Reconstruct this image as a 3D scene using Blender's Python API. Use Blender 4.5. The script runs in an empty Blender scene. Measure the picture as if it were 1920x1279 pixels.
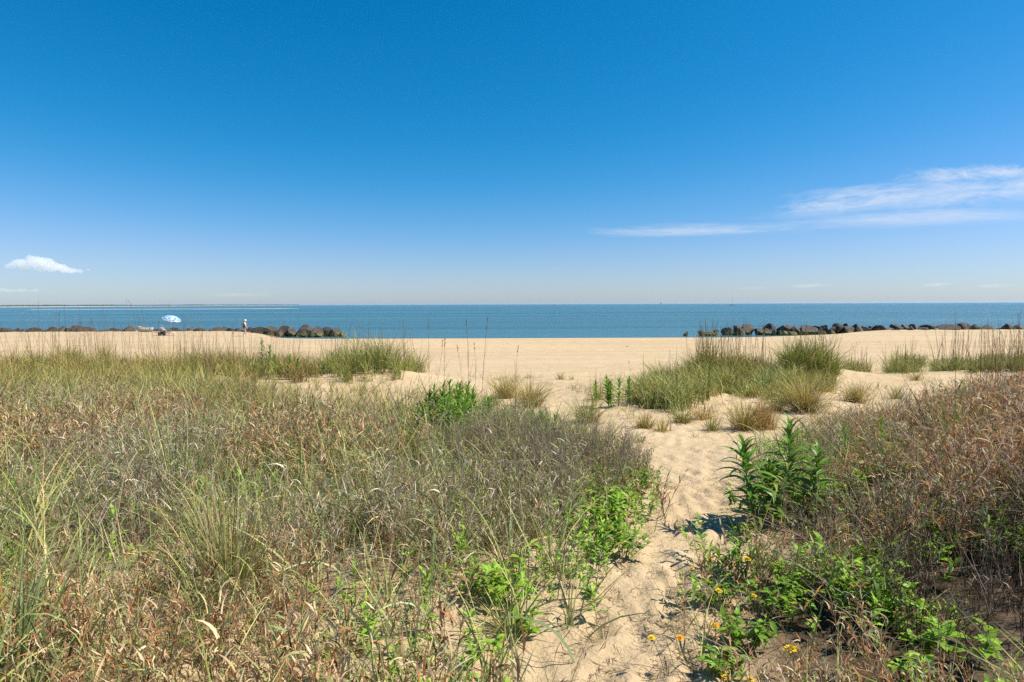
import bpy, math, random
import numpy as np
from mathutils import Vector, Matrix

RNG = np.random.default_rng(11)
random.seed(5)
PI = math.pi
scn = bpy.context.scene
COL = scn.collection

# ------------------------------------------------------------------ camera
F = 1173.0                       # focal length in pixels of a 1920 wide picture
CAMZ = 4.0
PITCH = math.atan(69.0 / F)
ROLL = math.radians(-0.22)
CAMROT = Matrix.Rotation(PI / 2 - PITCH, 3, 'X') @ Matrix.Rotation(ROLL, 3, 'Z')
cam_data = bpy.data.cameras.new('camera')
cam_data.sensor_width = 36.0
cam_data.lens = F / 1920 * 36.0
cam_data.clip_start = 0.05
cam_data.clip_end = 60000
cam = bpy.data.objects.new('camera', cam_data)
cam.matrix_world = Matrix.Translation((0, 0, CAMZ)) @ CAMROT.to_4x4()
COL.objects.link(cam)
scn.camera = cam

# ------------------------------------------------------------------ sky, sun, exposure
SUN_EL, SUN_AZ = math.radians(52), math.radians(93)      # azimuth clockwise from the view direction (+Y)
scn.view_settings.view_transform = 'Standard'
scn.view_settings.look = 'None'
scn.view_settings.gamma = 1.0
scn.view_settings.use_curve_mapping = False
scn.view_settings.exposure = 0.6
world = bpy.data.worlds.new('World')
scn.world = world
world.use_nodes = True
WN, WL = world.node_tree.nodes, world.node_tree.links
WN.clear()

sun_data = bpy.data.lights.new('sun', 'SUN')
sun_data.energy = 5.0
sun_data.angle = math.radians(0.53)
sun_data.color = (1.0, 0.92, 0.79)
sun = bpy.data.objects.new('sun', sun_data)
sdir = Vector((math.cos(SUN_EL) * math.sin(SUN_AZ), math.cos(SUN_EL) * math.cos(SUN_AZ), math.sin(SUN_EL)))
sun.rotation_euler = (-sdir).to_track_quat('-Z', 'Y').to_euler()
sun.location = (20, -10, 40)
COL.objects.link(sun)
scn.cycles.max_bounces = 8
scn.cycles.transparent_max_bounces = 8
scn.cycles.volume_bounces = 6
scn.cycles.use_denoising = False
scn.cycles.sample_clamp_direct = 3.0
scn.cycles.sample_clamp_indirect = 3.0


def ray(px, py):
    d = CAMROT @ Vector(((px - 960) / F, -(py - 639.5) / F, -1.0))
    return np.array(d) / d.y


def node(nodes, kind, **kw):
    n = nodes.new(kind)
    for k, v in kw.items():
        if k == 'inputs':
            for i, val in v.items():
                n.inputs[i].default_value = val
        else:
            setattr(n, k, v)
    return n


def build_sky():
    out = node(WN, 'ShaderNodeOutputWorld')
    bg = node(WN, 'ShaderNodeBackground', inputs={'Strength': 0.0883})
    sky = node(WN, 'ShaderNodeTexSky', sky_type='NISHITA', sun_disc=False, sun_elevation=SUN_EL,
               sun_rotation=SUN_AZ, altitude=0, air_density=1.0, dust_density=0.28, ozone_density=3.0)
    # thin high cloud: placed by direction (u = x/y, v = z/y ahead of the beach), noise stretched along the streaks
    tc = node(WN, 'ShaderNodeTexCoord')
    sep = node(WN, 'ShaderNodeSeparateXYZ')
    WL.new(tc.outputs['Generated'], sep.inputs[0])

    def m(op, a, b=None, clamp=False):
        n = node(WN, 'ShaderNodeMath', operation=op, use_clamp=clamp)
        for i, v in enumerate((a, b)):
            if v is None:
                continue
            if isinstance(v, (int, float)):
                n.inputs[i].default_value = v
            else:
                WL.new(v, n.inputs[i])
        return n.outputs[0]
    # one colour response for the whole sky: a deeper, more saturated blue
    sp = node(WN, 'ShaderNodeSeparateColor'); WL.new(sky.outputs[0], sp.inputs[0])
    K = 0.105 * 2 ** 0.25
    cc = node(WN, 'ShaderNodeCombineColor')
    curve = node(WN, 'ShaderNodeFloatCurve')
    cm = curve.mapping.curves[0]
    for p in ((.174, .006), (.25, .030), (.365, .125), (.518, .28), (.64, .385)):
        cm.points.new(*p)
    cm.points[-1].location = (1.0, .62); cm.points[0].location = (0, 0)
    curve.mapping.update()
    lin = [m('MINIMUM', m('MULTIPLY', sp.outputs[i], K), 1.0 if i == 0 else 1.6) for i in range(3)]
    WL.new(lin[0], curve.inputs['Value'])
    WL.new(m('MULTIPLY', curve.outputs[0], 1 / K), cc.inputs[0])
    WL.new(m('MULTIPLY', m('POWER', lin[1], 1.06), .74 / K), cc.inputs[1])
    WL.new(m('MULTIPLY', lin[2], 1.0 / K), cc.inputs[2])
    ysafe = m('MAXIMUM', sep.outputs['Y'], 0.02)
    u, v = m('DIVIDE', sep.outputs['X'], ysafe), m('DIVIDE', sep.outputs['Z'], ysafe)

    def uv(px, py):
        d = ray(px, py)
        return d[0], d[2]
    total = None
    # (from pixel, to pixel, half thickness, strength, noise scale along, across, threshold)
    streaks = [((1080, 437), (1560, 424), 17, .55, 5, 50, .36), ((1440, 390), (1790, 356), 30, .85, 6, 34, .34),
               ((1600, 378), (2150, 336), 40, .65, 7, 30, .34), ((1660, 336), (2150, 312), 24, .75, 16, 36, .40),
               ((1300, 420), (2060, 394), 24, .42, 4, 36, .35), ((1480, 537), (1560, 534), 5, .5, 26, 90, .36),
               ((1725, 535), (1790, 532), 5, .5, 28, 90, .36), ((1820, 537), (1910, 535), 4.5, .4, 28, 90, .36),
               ((1380, 541), (1440, 540), 4, .25, 28, 90, .4),
               ((360, 553), (520, 552), 5, .3, 30, 90, .42)]
    for k, (p0, p1, th, st, sa, sc, thr) in enumerate(streaks):
        u0, v0 = uv(*p0); u1, v1 = uv(*p1)
        L = math.hypot(u1 - u0, v1 - v0); ex, ey = (u1 - u0) / L, (v1 - v0) / L
        du, dv = m('SUBTRACT', u, u0), m('SUBTRACT', v, v0)
        a = m('ADD', m('MULTIPLY', du, ex), m('MULTIPLY', dv, ey))
        b = m('SUBTRACT', m('MULTIPLY', dv, ex), m('MULTIPLY', du, ey))
        cmb = node(WN, 'ShaderNodeCombineXYZ')
        WL.new(m('MULTIPLY', a, float(sa)), cmb.inputs[0]); WL.new(m('MULTIPLY', b, float(sc)), cmb.inputs[1])
        cmb.inputs[2].default_value = 3.7 * k + 1.3
        nz = node(WN, 'ShaderNodeTexNoise', noise_dimensions='3D', inputs={'Scale': 1.0, 'Detail': 6.0, 'Roughness': .62, 'Distortion': .4})
        WL.new(cmb.outputs[0], nz.inputs['Vector'])
        tt = m('DIVIDE', a, L)                                   # 0..1 along
        along = m('MULTIPLY', m('MULTIPLY', tt, m('SUBTRACT', 1.0, tt)), 4.0, True)
        along = m('POWER', along, .6)
        q = m('DIVIDE', b, th / F)
        across = m('SUBTRACT', 1.0, m('MULTIPLY', q, q), True)
        edge = m('MULTIPLY', along, across)
        dens = m('SUBTRACT', m('ADD', nz.outputs['Fac'], m('MULTIPLY', edge, .35)), thr + .16)
        fine = node(WN, 'ShaderNodeTexNoise', noise_dimensions='3D', inputs={'Scale': 5.2, 'Detail': 8.0, 'Roughness': .7, 'Distortion': .8})
        WL.new(cmb.outputs[0], fine.inputs['Vector'])
        dens = m('SUBTRACT', dens, m('MULTIPLY', m('SUBTRACT', fine.outputs['Fac'], .42), .55))
        dens = m('MULTIPLY', m('MULTIPLY', dens, 1.9, True), m('MULTIPLY', edge, st))
        total = dens if total is None else m('MAXIMUM', total, dens)
    mask = m('MULTIPLY', total, m('GREATER_THAN', sep.outputs['Y'], 0.05))
    mix = node(WN, 'ShaderNodeMix', data_type='RGBA')
    WL.new(mask, mix.inputs['Factor'])
    WL.new(cc.outputs[0], mix.inputs['A'])
    mix.inputs['B'].default_value = (7.4, 7.2, 7.3, 1)
    WL.new(mix.outputs['Result'], bg.inputs['Color'])
    WL.new(bg.outputs[0], out.inputs['Surface'])


build_sky()

# ------------------------------------------------------------------ small helpers


def props(o, label=None, cat=None, group=None, kind=None):
    if label: o['label'] = label
    if cat: o['category'] = cat
    if group: o['group'] = group
    if kind: o['kind'] = kind
    return o


def empty(name, loc, label, cat, group=None):
    o = bpy.data.objects.new(name, None)
    o.empty_display_size = .1
    o.location = loc
    COL.objects.link(o)
    return props(o, label, cat, group)


def link(name, mesh, parent=None):
    o = bpy.data.objects.new(name, mesh)
    COL.objects.link(o)
    if parent is not None:
        o.parent = parent
    return o


def make_mesh(name, V, Fq, mat, C=None, smooth=False):
    """V n x 3, Fq m x 4 (quads) or m x 3, C n x 3 per-vertex own colour"""
    V = np.asarray(V, np.float32); Fq = np.asarray(Fq, np.int32)
    me = bpy.data.meshes.new(name)
    me.vertices.add(len(V)); me.vertices.foreach_set('co', V.ravel())
    w = Fq.shape[1]
    me.loops.add(Fq.size); me.loops.foreach_set('vertex_index', Fq.ravel())
    me.polygons.add(len(Fq)); me.polygons.foreach_set('loop_start', np.arange(0, Fq.size, w, dtype=np.int32))
    if smooth:
        me.polygons.foreach_set('use_smooth', np.ones(len(Fq), bool))
    me.update(calc_edges=True)
    if C is not None:
        at = me.color_attributes.new('tint', 'FLOAT_COLOR', 'POINT')
        c4 = np.ones((len(V), 4), np.float32); c4[:, :3] = C
        at.data.foreach_set('color', c4.ravel())
    me.materials.append(mat)
    return me


class Acc:
    """collects quads of many strands into one mesh"""
    def __init__(self):
        self.V, self.F, self.C, self.n = [], [], [], 0

    def add(self, V, Fq, C):
        self.V.append(V); self.F.append(Fq + self.n); self.C.append(C); self.n += len(V)

    def obj(self, name, mat, parent=None, origin=None):
        V = np.concatenate(self.V); Fq = np.concatenate(self.F); C = np.concatenate(self.C)
        if origin is not None:
            V = V - np.asarray(origin, float)
        o = link(name, make_mesh(name, V, Fq, mat, C), parent)
        if origin is not None and parent is None:
            o.location = origin
        return o


def U(n, a, b):
    return RNG.uniform(a, b, n)


def pick(n, cols, jit=.18):
    """n colours picked from a palette of (weight, rgb), each a little lighter or darker"""
    w = np.array([c[0] for c in cols], float); w /= w.sum()
    i = RNG.choice(len(cols), n, p=w)
    c = np.array([c[1] for c in cols], float)[i]
    return c * (1 + RNG.normal(0, jit, (n, 1))).clip(.5, 1.6)


def strand(P, az, th, bend, L, k, side=None):
    """centre lines: start point, azimuth, angle from vertical, change of that angle along the length"""
    n = len(P)
    s = (np.arange(k) + .5) / k
    t = th[:, None] + bend[:, None] * s
    a = az[:, None] + (0 if side is None else side[:, None] * s)
    T = np.stack([np.sin(t) * np.cos(a), np.sin(t) * np.sin(a), np.cos(t)], -1)
    Cn = np.zeros((n, k + 1, 3)); Cn[:, 0] = P
    Cn[:, 1:] = P[:, None] + np.cumsum(T * (L / k)[:, None, None], 1)
    return Cn


def frame_of(Cn):
    T = np.gradient(Cn, axis=1)
    T /= np.linalg.norm(T, axis=2, keepdims=True) + 1e-9
    az = np.arctan2(T[:, -1, 1] + 1e-6, T[:, -1, 0] + 1e-6)
    N = np.stack([-np.sin(az), np.cos(az), 0 * az], -1)[:, None, :] + 0 * T
    B = np.cross(T, N); B /= np.linalg.norm(B, axis=2, keepdims=True) + 1e-9
    N = np.cross(B, T)
    return T, N, B


def blades(acc, Cn, w, col, col2=None, shape='blade', tw0=None, tw1=None):
    """flat tapering strips along the centre lines"""
    n, k1, _ = Cn.shape
    T, N, B = frame_of(Cn)
    s = np.linspace(0, 1, k1)
    if shape == 'blade':
        p = (1 - s ** 2.2) * .92 + .08
    elif shape == 'leaf':
        p = np.sin(PI * (s * .88 + .09)) ** .8
    else:
        p = 1 - .6 * s
    tw = (0 if tw0 is None else tw0[:, None]) + (0 if tw1 is None else tw1[:, None] * s) + np.zeros((n, k1))
    Wv = np.cos(tw)[..., None] * N + np.sin(tw)[..., None] * B
    off = Wv * (p[None] * w[:, None] * .5)[..., None]
    V = np.stack([Cn - off, Cn + off], 2).reshape(-1, 3)
    i = (np.arange(n)[:, None] * k1 + np.arange(k1 - 1)) * 2
    Fq = np.stack([i, i + 1, i + 3, i + 2], -1).reshape(-1, 4)
    c = col[:, None, :] if col2 is None else col[:, None, :] * (1 - s)[None, :, None] + col2[:, None, :] * s[None, :, None]
    C = np.repeat((c + np.zeros((n, k1, 3))).reshape(-1, 3), 2, 0)
    acc.add(V, Fq, C)


def tubes(acc, Cn, r, col, taper=.5, col2=None, sides=3):
    n, k1, _ = Cn.shape
    T, N, B = frame_of(Cn)
    s = np.linspace(0, 1, k1)
    rr = r[:, None] * (1 - taper * s)
    ang = np.arange(sides) * 2 * PI / sides
    V = (Cn[:, :, None] + rr[..., None, None] * (np.cos(ang)[None, None, :, None] * N[:, :, None] + np.sin(ang)[None, None, :, None] * B[:, :, None]))
    i = (np.arange(n)[:, None, None] * k1 + np.arange(k1 - 1)[None, :, None]) * sides
    j = np.arange(sides)[None, None]
    j2 = (j + 1) % sides
    Fq = np.stack([i + j, i + j2, i + sides + j2, i + sides + j], -1).reshape(-1, 4)
    c = col[:, None, :] if col2 is None else col[:, None, :] * (1 - s)[None, :, None] + col2[:, None, :] * s[None, :, None]
    C = np.repeat((c + np.zeros((n, k1, 3))).reshape(-1, 3), sides, 0)
    acc.add(V.reshape(-1, 3), Fq, C)


def along(Cn, i, f):
    """point at fraction f of centre line i"""
    k = Cn.shape[1] - 1
    q = np.clip(f * k, 0, k - 1e-4); a = q.astype(int); t = (q - a)[:, None]
    return Cn[i, a] * (1 - t) + Cn[i, a + 1] * t


# ------------------------------------------------------------------ ground shape
_perm = np.random.default_rng(3).random((256, 256))


def vnoise(x, y, s=0):
    x = np.asarray(x, float) + 17.31 * s; y = np.asarray(y, float) - 9.73 * s
    xi, yi = np.floor(x).astype(int), np.floor(y).astype(int)
    fx, fy = x - xi, y - yi
    fx, fy = fx * fx * (3 - 2 * fx), fy * fy * (3 - 2 * fy)
    g = lambda a, b: _perm[a % 256, b % 256]
    return (g(xi, yi) * (1 - fx) + g(xi + 1, yi) * fx) * (1 - fy) + (g(xi, yi + 1) * (1 - fx) + g(xi + 1, yi + 1) * fx) * fy


def fbm(x, y, s=0, o=4):
    t, a, w = 0, .5, 0
    for k in range(o):
        t = t + a * vnoise(x * 2 ** k, y * 2 ** k, s + k); w += a; a *= .5
    return t / w


def sstep(a, b, x):
    t = np.clip((x - a) / (b - a), 0, 1)
    return t * t * (3 - 2 * t)


def table(nodes, width=.8, lo=-300, hi=400, n=7001):
    xs = np.linspace(lo, hi, n)
    ys = np.interp(xs, [p[0] for p in nodes], [p[1] for p in nodes])
    kx = np.arange(-30, 31) * (xs[1] - xs[0])
    kr = np.exp(-.5 * (kx / width) ** 2); kr /= kr.sum()
    ys2 = np.convolve(np.pad(ys, 30, mode='edge'), kr, 'valid')
    return lambda v: np.interp(v, xs, ys2)


prof = table([(-300, 2.7), (-5, 2.45), (0, 2.40), (4, 2.38), (6, 2.3), (9, 2.1), (12, 1.88), (16, 1.6), (20, 1.4), (26, 1.12),
              (34, .9), (45, .75), (62, .62), (80, .60), (400, .6)])
lplat = table([(-300, 2.7), (0, 2.55), (3, 2.5), (6, 2.48), (9, 2.42), (11, 2.32), (13, 2.05), (16, 1.7), (20, 1.40), (26, 0.9), (32, 0), (400, 0)])
rplat = table([(-300, 2.7), (0, 2.6), (5, 2.52), (7, 2.46), (9, 2.25), (11, 2.0), (13, 1.85), (16, 1.58), (20, 1.2), (26, 0), (400, 0)])
path_l = table([(-300, .1), (0, .14), (2.7, .17), (3.1, .30), (3.65, .50), (4.0, .72), (4.5, .95), (5.1, 1.2), (5.9, 1.34), (7.1, 1.25), (8.3, 1.15), (10.2, .7),
                (12.6, .4), (20, -1), (400, -1)], .25)
path_r = table([(-300, .7), (0, .7), (2.7, .82), (3.1, .98), (3.65, 1.15), (4.0, 1.4), (4.5, 1.72), (5.1, 1.95), (5.9, 2.25), (7.1, 3.1), (8.3, 4.4), (10.2, 6.2),
                (12.6, 8.5), (400, 12)], .25)
crest = table([(-300, 84), (-46, 82), (-36, 79), (-31, 74), (-26, 65), (-20, 62.3), (0, 62), (24, 62), (36, 68), (44, 76), (52, 81), (400, 84)], 1.5)
HUMMOCKS = [(-4.3, 20.5, .42, 1.9, 1.2), (-9.5, 19.5, .30, 3.2, 1.8), (-16, 19, .28, 3.5, 2.0), (6.6, 20.5, .55, 1.7, 1.4), (9.6, 19.6, .42, 1.2, 1.2),
            (5.4, 16, .2, 2.6, 2.2), (15.6, 20.5, .38, 3.2, 1.3), (12.2, 19.2, .2, .9, .9), (4.3, 14.3, .16, .7, .6)]


def gh(x, y):
    x = np.asarray(x, float); y = np.asarray(y, float)
    z = prof(y)
    ml = sstep(.1, 2.2, path_l(y) - x)
    mr = sstep(.1, 2.2, x - path_r(y))
    z = z + ml * np.maximum(lplat(y + 2.6 * sstep(-5.8, -2.8, x) * sstep(5.5, 8, y)) - z, 0) + mr * np.maximum(rplat(y) - z, 0)
    for hx, hy, a, sx, sy in HUMMOCKS:
        z = z + a * np.exp(-.5 * (((x - hx) / sx) ** 2 + ((y - hy) / sy) ** 2))
    z = z + (fbm(x * .55, y * .55, 1, 3) - .5) * .13 * sstep(45, 18, y)
    z = z + .15 * sstep(-22, -34, x) * sstep(58, 72, y)
    c = crest(x)
    over = np.maximum(y - c, 0)
    z = z - .11 * over * over / (over + 1.5)
    return np.maximum(z, -2.5)


def at(px, py, dmax=120.0):
    """the ground point that pixel (px, py) of the photograph looks at"""
    d = ray(px, py)
    t = np.geomspace(.8, dmax, 6000)
    below = CAMZ + d[2] * t < gh(d[0] * t, t)
    i = int(np.argmax(below)) if below.any() else len(t) - 1
    return np.array([d[0] * t[i], t[i], float(gh(d[0] * t[i], t[i]))])


def height_at(p, py):
    """how tall something standing at p is if its top shows at pixel row py"""
    d = ray(960 + p[0] / p[1] * F, py)
    return CAMZ + d[2] * p[1] - p[2]

# ------------------------------------------------------------------ materials


def material(name):
    m = bpy.data.materials.new(name)
    m.use_nodes = True
    nt = m.node_tree
    b = nt.nodes['Principled BSDF']
    return m, nt.nodes, nt.links, b, nt.nodes['Material Output']


def simple(name, col, rough=.7, var=0.12, scale=30, metallic=0.0):
    """one colour with a fine grain"""
    m, N, L, b, o = material(name)
    tc = node(N, 'ShaderNodeTexCoord')
    nz = node(N, 'ShaderNodeTexNoise', inputs={'Scale': scale, 'Detail': 4.0})
    L.new(tc.outputs['Object'], nz.inputs['Vector'])
    rp = node(N, 'ShaderNodeValToRGB')
    rp.color_ramp.elements[0].position = .3; rp.color_ramp.elements[1].position = .7
    rp.color_ramp.elements[0].color = tuple(c * (1 - var) for c in col) + (1,)
    rp.color_ramp.elements[1].color = tuple(min(1, c * (1 + var)) for c in col) + (1,)
    L.new(nz.outputs['Fac'], rp.inputs[0]); L.new(rp.outputs[0], b.inputs['Base Color'])
    b.inputs['Roughness'].default_value = rough
    b.inputs['Metallic'].default_value = metallic
    return m


def foliage(name, col=None, trans=.3, gloss=.25, rough=.5, vary=.25):
    """leaf tissue: takes each strand's own colour from the mesh (or one colour, varied per leaf), lets some light through"""
    m, N, L, b, o = material(name)
    if col is None:
        src = node(N, 'ShaderNodeAttribute', attribute_name='tint').outputs['Color']
    else:
        oi = node(N, 'ShaderNodeObjectInfo')
        hs = node(N, 'ShaderNodeHueSaturation', inputs={'Color': tuple(col) + (1,)})
        mr = node(N, 'ShaderNodeMapRange', inputs={'To Min': 1 - vary, 'To Max': 1 + vary})
        L.new(oi.outputs['Random'], mr.inputs['Value']); L.new(mr.outputs[0], hs.inputs['Value'])
        mh = node(N, 'ShaderNodeMapRange', inputs={'To Min': .485, 'To Max': .51})
        L.new(oi.outputs['Random'], mh.inputs['Value']); L.new(mh.outputs[0], hs.inputs['Hue'])
        tc = node(N, 'ShaderNodeTexCoord')
        nz = node(N, 'ShaderNodeTexNoise', inputs={'Scale': 40.0, 'Detail': 3.0})
        L.new(tc.outputs['Object'], nz.inputs['Vector'])
        mn = node(N, 'ShaderNodeMapRange', inputs={'To Min': .75, 'To Max': 1.25})
        L.new(nz.outputs['Fac'], mn.inputs['Value'])
        mul = node(N, 'ShaderNodeMix', data_type='RGBA', blend_type='MULTIPLY')
        mul.inputs['Factor'].default_value = 1
        L.new(hs.outputs[0], mul.inputs['A']); L.new(mn.outputs[0], mul.inputs['B'])
        src = mul.outputs['Result']
        if vary > .1:                                             # a few leaves yellowing
            yl = node(N, 'ShaderNodeMapRange', inputs={'From Min': .84, 'From Max': .96, 'To Max': .75})
            frac = node(N, 'ShaderNodeMath', operation='FRACT'); m7 = node(N, 'ShaderNodeMath', operation='MULTIPLY', inputs={1: 37.3})
            L.new(oi.outputs['Random'], m7.inputs[0]); L.new(m7.outputs[0], frac.inputs[0]); L.new(frac.outputs[0], yl.inputs['Value'])
            ym = node(N, 'ShaderNodeMix', data_type='RGBA'); ym.inputs['B'].default_value = (.40, .33, .06, 1)
            L.new(yl.outputs[0], ym.inputs['Factor']); L.new(src, ym.inputs['A']); src = ym.outputs['Result']
    L.new(src, b.inputs['Base Color'])
    b.inputs['Roughness'].default_value = rough
    b.inputs['Specular IOR Level'].default_value = gloss
    tr = node(N, 'ShaderNodeBsdfTranslucent')
    L.new(src, tr.inputs['Color'])
    mx = node(N, 'ShaderNodeMixShader', inputs={'Fac': trans})
    L.new(b.outputs[0], mx.inputs[1]); L.new(tr.outputs[0], mx.inputs[2])
    L.new(mx.outputs[0], o.inputs['Surface'])
    return m


def sand_material():
    m, N, L, b, o = material('sand')
    tc = node(N, 'ShaderNodeTexCoord')
    P = tc.outputs['Object']

    def noise(scale, detail=4.0, rough=.55):
        n = node(N, 'ShaderNodeTexNoise', inputs={'Scale': scale, 'Detail': detail, 'Roughness': rough})
        L.new(P, n.inputs['Vector']); return n.outputs['Fac']

    def ramp(f, stops):
        r = node(N, 'ShaderNodeValToRGB'); e = r.color_ramp.elements
        e[0].position, e[0].color = stops[0][0], tuple(stops[0][1]) + (1,)
        e[1].position, e[1].color = stops[-1][0], tuple(stops[-1][1]) + (1,)
        for p, c in stops[1:-1]:
            q = e.new(p); q.color = tuple(c) + (1,)
        L.new(f, r.inputs[0]); return r.outputs[0]

    def mix(f, a, c, kind='MIX'):
        n = node(N, 'ShaderNodeMix', data_type='RGBA', blend_type=kind)
        for s, v in (('Factor', f), ('A', a), ('B', c)):
            if isinstance(v, (int, float)): n.inputs[s].default_value = v
            elif isinstance(v, tuple): n.inputs[s].default_value = v + (1,)
            else: L.new(v, n.inputs[s])
        return n.outputs['Result']
    mpz = node(N, 'ShaderNodeMapping', inputs={'Scale': (.05, .35, 1)}); L.new(P, mpz.inputs['Vector'])
    bandn = node(N, 'ShaderNodeTexNoise', inputs={'Scale': 1.0, 'Detail': 6.0, 'Roughness': .7}); L.new(mpz.outputs[0], bandn.inputs['Vector'])
    bands = ramp(bandn.outputs['Fac'], [(.3, (.86, .84, .80)), (.7, (1.06, 1.05, 1.04))])
    base = ramp(noise(1.1, 5), [(.3, (.50, .385, .24)), (.7, (.575, .447, .287))])
    grain = ramp(noise(260, 3, .7), [(.3, (.72, .70, .66)), (.55, (1, 1, 1)), (.75, (1.12, 1.1, 1.05))])
    c = mix(1.0, mix(1.0, base, grain, 'MULTIPLY'), bands, 'MULTIPLY')
    # fine plant crumbs lying on the sand
    vor = node(N, 'ShaderNodeTexVoronoi', feature='F1', inputs={'Scale': 42.0, 'Randomness': 1.0})
    L.new(P, vor.inputs['Vector'])
    crumb = ramp(vor.outputs['Distance'], [(.0, (1, 1, 1)), (.12, (1, 1, 1)), (.2, (0, 0, 0))])
    patch = ramp(noise(1.7, 4), [(.50, (0, 0, 0)), (.66, (.8, .8, .8))])
    c = mix(mix(1.0, crumb, patch, 'MULTIPLY'), c, (.13, .085, .05))
    painted_shade = node(N, 'ShaderNodeAttribute', attribute_name='soil_shade')  # painted shade below the scrub, laid over the sand as dark soil
    c = mix(painted_shade.outputs['Fac'], c, ramp(noise(9, 5), [(.35, (.035, .024, .016)), (.65, (.12, .082, .052))]))
    # damp sand by the water's edge, by height above the sea
    sep = node(N, 'ShaderNodeSeparateXYZ'); L.new(P, sep.inputs[0])
    wet = node(N, 'ShaderNodeMapRange', inputs={'From Min': .56, 'From Max': .40})
    L.new(sep.outputs['Z'], wet.inputs['Value'])
    c = mix(wet.outputs[0], c, (.23, .165, .105))
    L.new(c, b.inputs['Base Color'])
    b.inputs['Roughness'].default_value = .9
    b.inputs['Specular IOR Level'].default_value = .15
    h1 = noise(7.0, 4); h2 = noise(34, 4, .6); h3 = noise(240, 3)
    a1 = node(N, 'ShaderNodeMath', operation='MULTIPLY_ADD', inputs={1: .35}); L.new(h2, a1.inputs[0]); L.new(h1, a1.inputs[2])
    a2 = node(N, 'ShaderNodeMath', operation='MULTIPLY_ADD', inputs={1: .06}); L.new(h3, a2.inputs[0]); L.new(a1.outputs[0], a2.inputs[2])
    bp = node(N, 'ShaderNodeBump', inputs={'Strength': .75, 'Distance': .05})
    L.new(a2.outputs[0], bp.inputs['Height']); L.new(bp.outputs[0], b.inputs['Normal'])
    return m


def sea_material():
    m, N, L, b, o = material('sea_water')
    tc = node(N, 'ShaderNodeTexCoord')

    def noise(sx, sy, scale, detail=3.0):
        mp = node(N, 'ShaderNodeMapping', inputs={'Scale': (sx, sy, 1)})
        L.new(tc.outputs['Object'], mp.inputs['Vector'])
        n = node(N, 'ShaderNodeTexNoise', inputs={'Scale': scale, 'Detail': detail, 'Roughness': .6})
        L.new(mp.outputs[0], n.inputs['Vector']); return n.outputs['Fac']
    big = noise(.12, 1, .02, 5)
    rp = node(N, 'ShaderNodeValToRGB')
    rp.color_ramp.elements[0].position = .35; rp.color_ramp.elements[1].position = .65
    rp.color_ramp.elements[0].color = (.02, .09, .115, 1); rp.color_ramp.elements[1].color = (.06, .165, .19, 1)
    L.new(big, rp.inputs[0]); L.new(rp.outputs[0], b.inputs['Base Color'])
    b.inputs['Roughness'].default_value = .24
    b.inputs['IOR'].default_value = 1.33
    b.inputs['Specular IOR Level'].default_value = .5
    w1, w2, w3 = noise(.35, 1, .9, 4), noise(.6, 1, 3.1, 3), noise(.25, 1, .12, 3)
    a = node(N, 'ShaderNodeMath', operation='MULTIPLY_ADD', inputs={1: .35}); L.new(w2, a.inputs[0]); L.new(w1, a.inputs[2])
    c = node(N, 'ShaderNodeMath', operation='MULTIPLY_ADD', inputs={1: 2.2}); L.new(w3, c.inputs[0]); L.new(a.outputs[0], c.inputs[2])
    bp = node(N, 'ShaderNodeBump', inputs={'Strength': 1.0, 'Distance': .55})
    L.new(c.outputs[0], bp.inputs['Height']); L.new(bp.outputs[0], b.inputs['Normal'])
    return m


def rock_material():
    m, N, L, b, o = material('breakwater_stone')
    tc = node(N, 'ShaderNodeTexCoord'); geo = node(N, 'ShaderNodeNewGeometry')
    oi = node(N, 'ShaderNodeObjectInfo')
    n1 = node(N, 'ShaderNodeTexNoise', inputs={'Scale': 1.7, 'Detail': 7.0, 'Roughness': .65})
    L.new(geo.outputs['Position'], n1.inputs['Vector'])
    rp = node(N, 'ShaderNodeValToRGB')
    for p, c, i in ((.3, (.014, .012, .009, 1), 0), (.72, (.078, .062, .044, 1), 1)):
        rp.color_ramp.elements[i].position = p; rp.color_ramp.elements[i].color = c
    L.new(n1.outputs['Fac'], rp.inputs[0])
    hs = node(N, 'ShaderNodeHueSaturation')
    mr = node(N, 'ShaderNodeMapRange', inputs={'To Min': .55, 'To Max': 1.7}); L.new(oi.outputs['Random'], mr.inputs['Value'])
    L.new(mr.outputs[0], hs.inputs['Value']); L.new(rp.outputs[0], hs.inputs['Color'])
    # weed growth up to the tide line
    sep = node(N, 'ShaderNodeSeparateXYZ'); L.new(geo.outputs['Position'], sep.inputs[0])
    ad = node(N, 'ShaderNodeMath', operation='MULTIPLY_ADD', inputs={1: .9}); L.new(n1.outputs['Fac'], ad.inputs[0]); L.new(sep.outputs['Z'], ad.inputs[2])
    al = node(N, 'ShaderNodeMapRange', inputs={'From Min': 1.05, 'From Max': .75}); L.new(ad.outputs[0], al.inputs['Value'])
    mx = node(N, 'ShaderNodeMix', data_type='RGBA'); mx.inputs['B'].default_value = (.12, .11, .03, 1)
    L.new(al.outputs[0], mx.inputs['Factor']); L.new(hs.outputs[0], mx.inputs['A'])
    L.new(mx.outputs['Result'], b.inputs['Base Color'])
    b.inputs['Roughness'].default_value = .75
    n2 = node(N, 'ShaderNodeTexNoise', inputs={'Scale': 5.0, 'Detail': 6.0, 'Roughness': .6}); L.new(geo.outputs['Position'], n2.inputs['Vector'])
    bp = node(N, 'ShaderNodeBump', inputs={'Strength': .8, 'Distance': .12}); L.new(n2.outputs['Fac'], bp.inputs['Height'])
    L.new(bp.outputs[0], b.inputs['Normal'])
    return m


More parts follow.
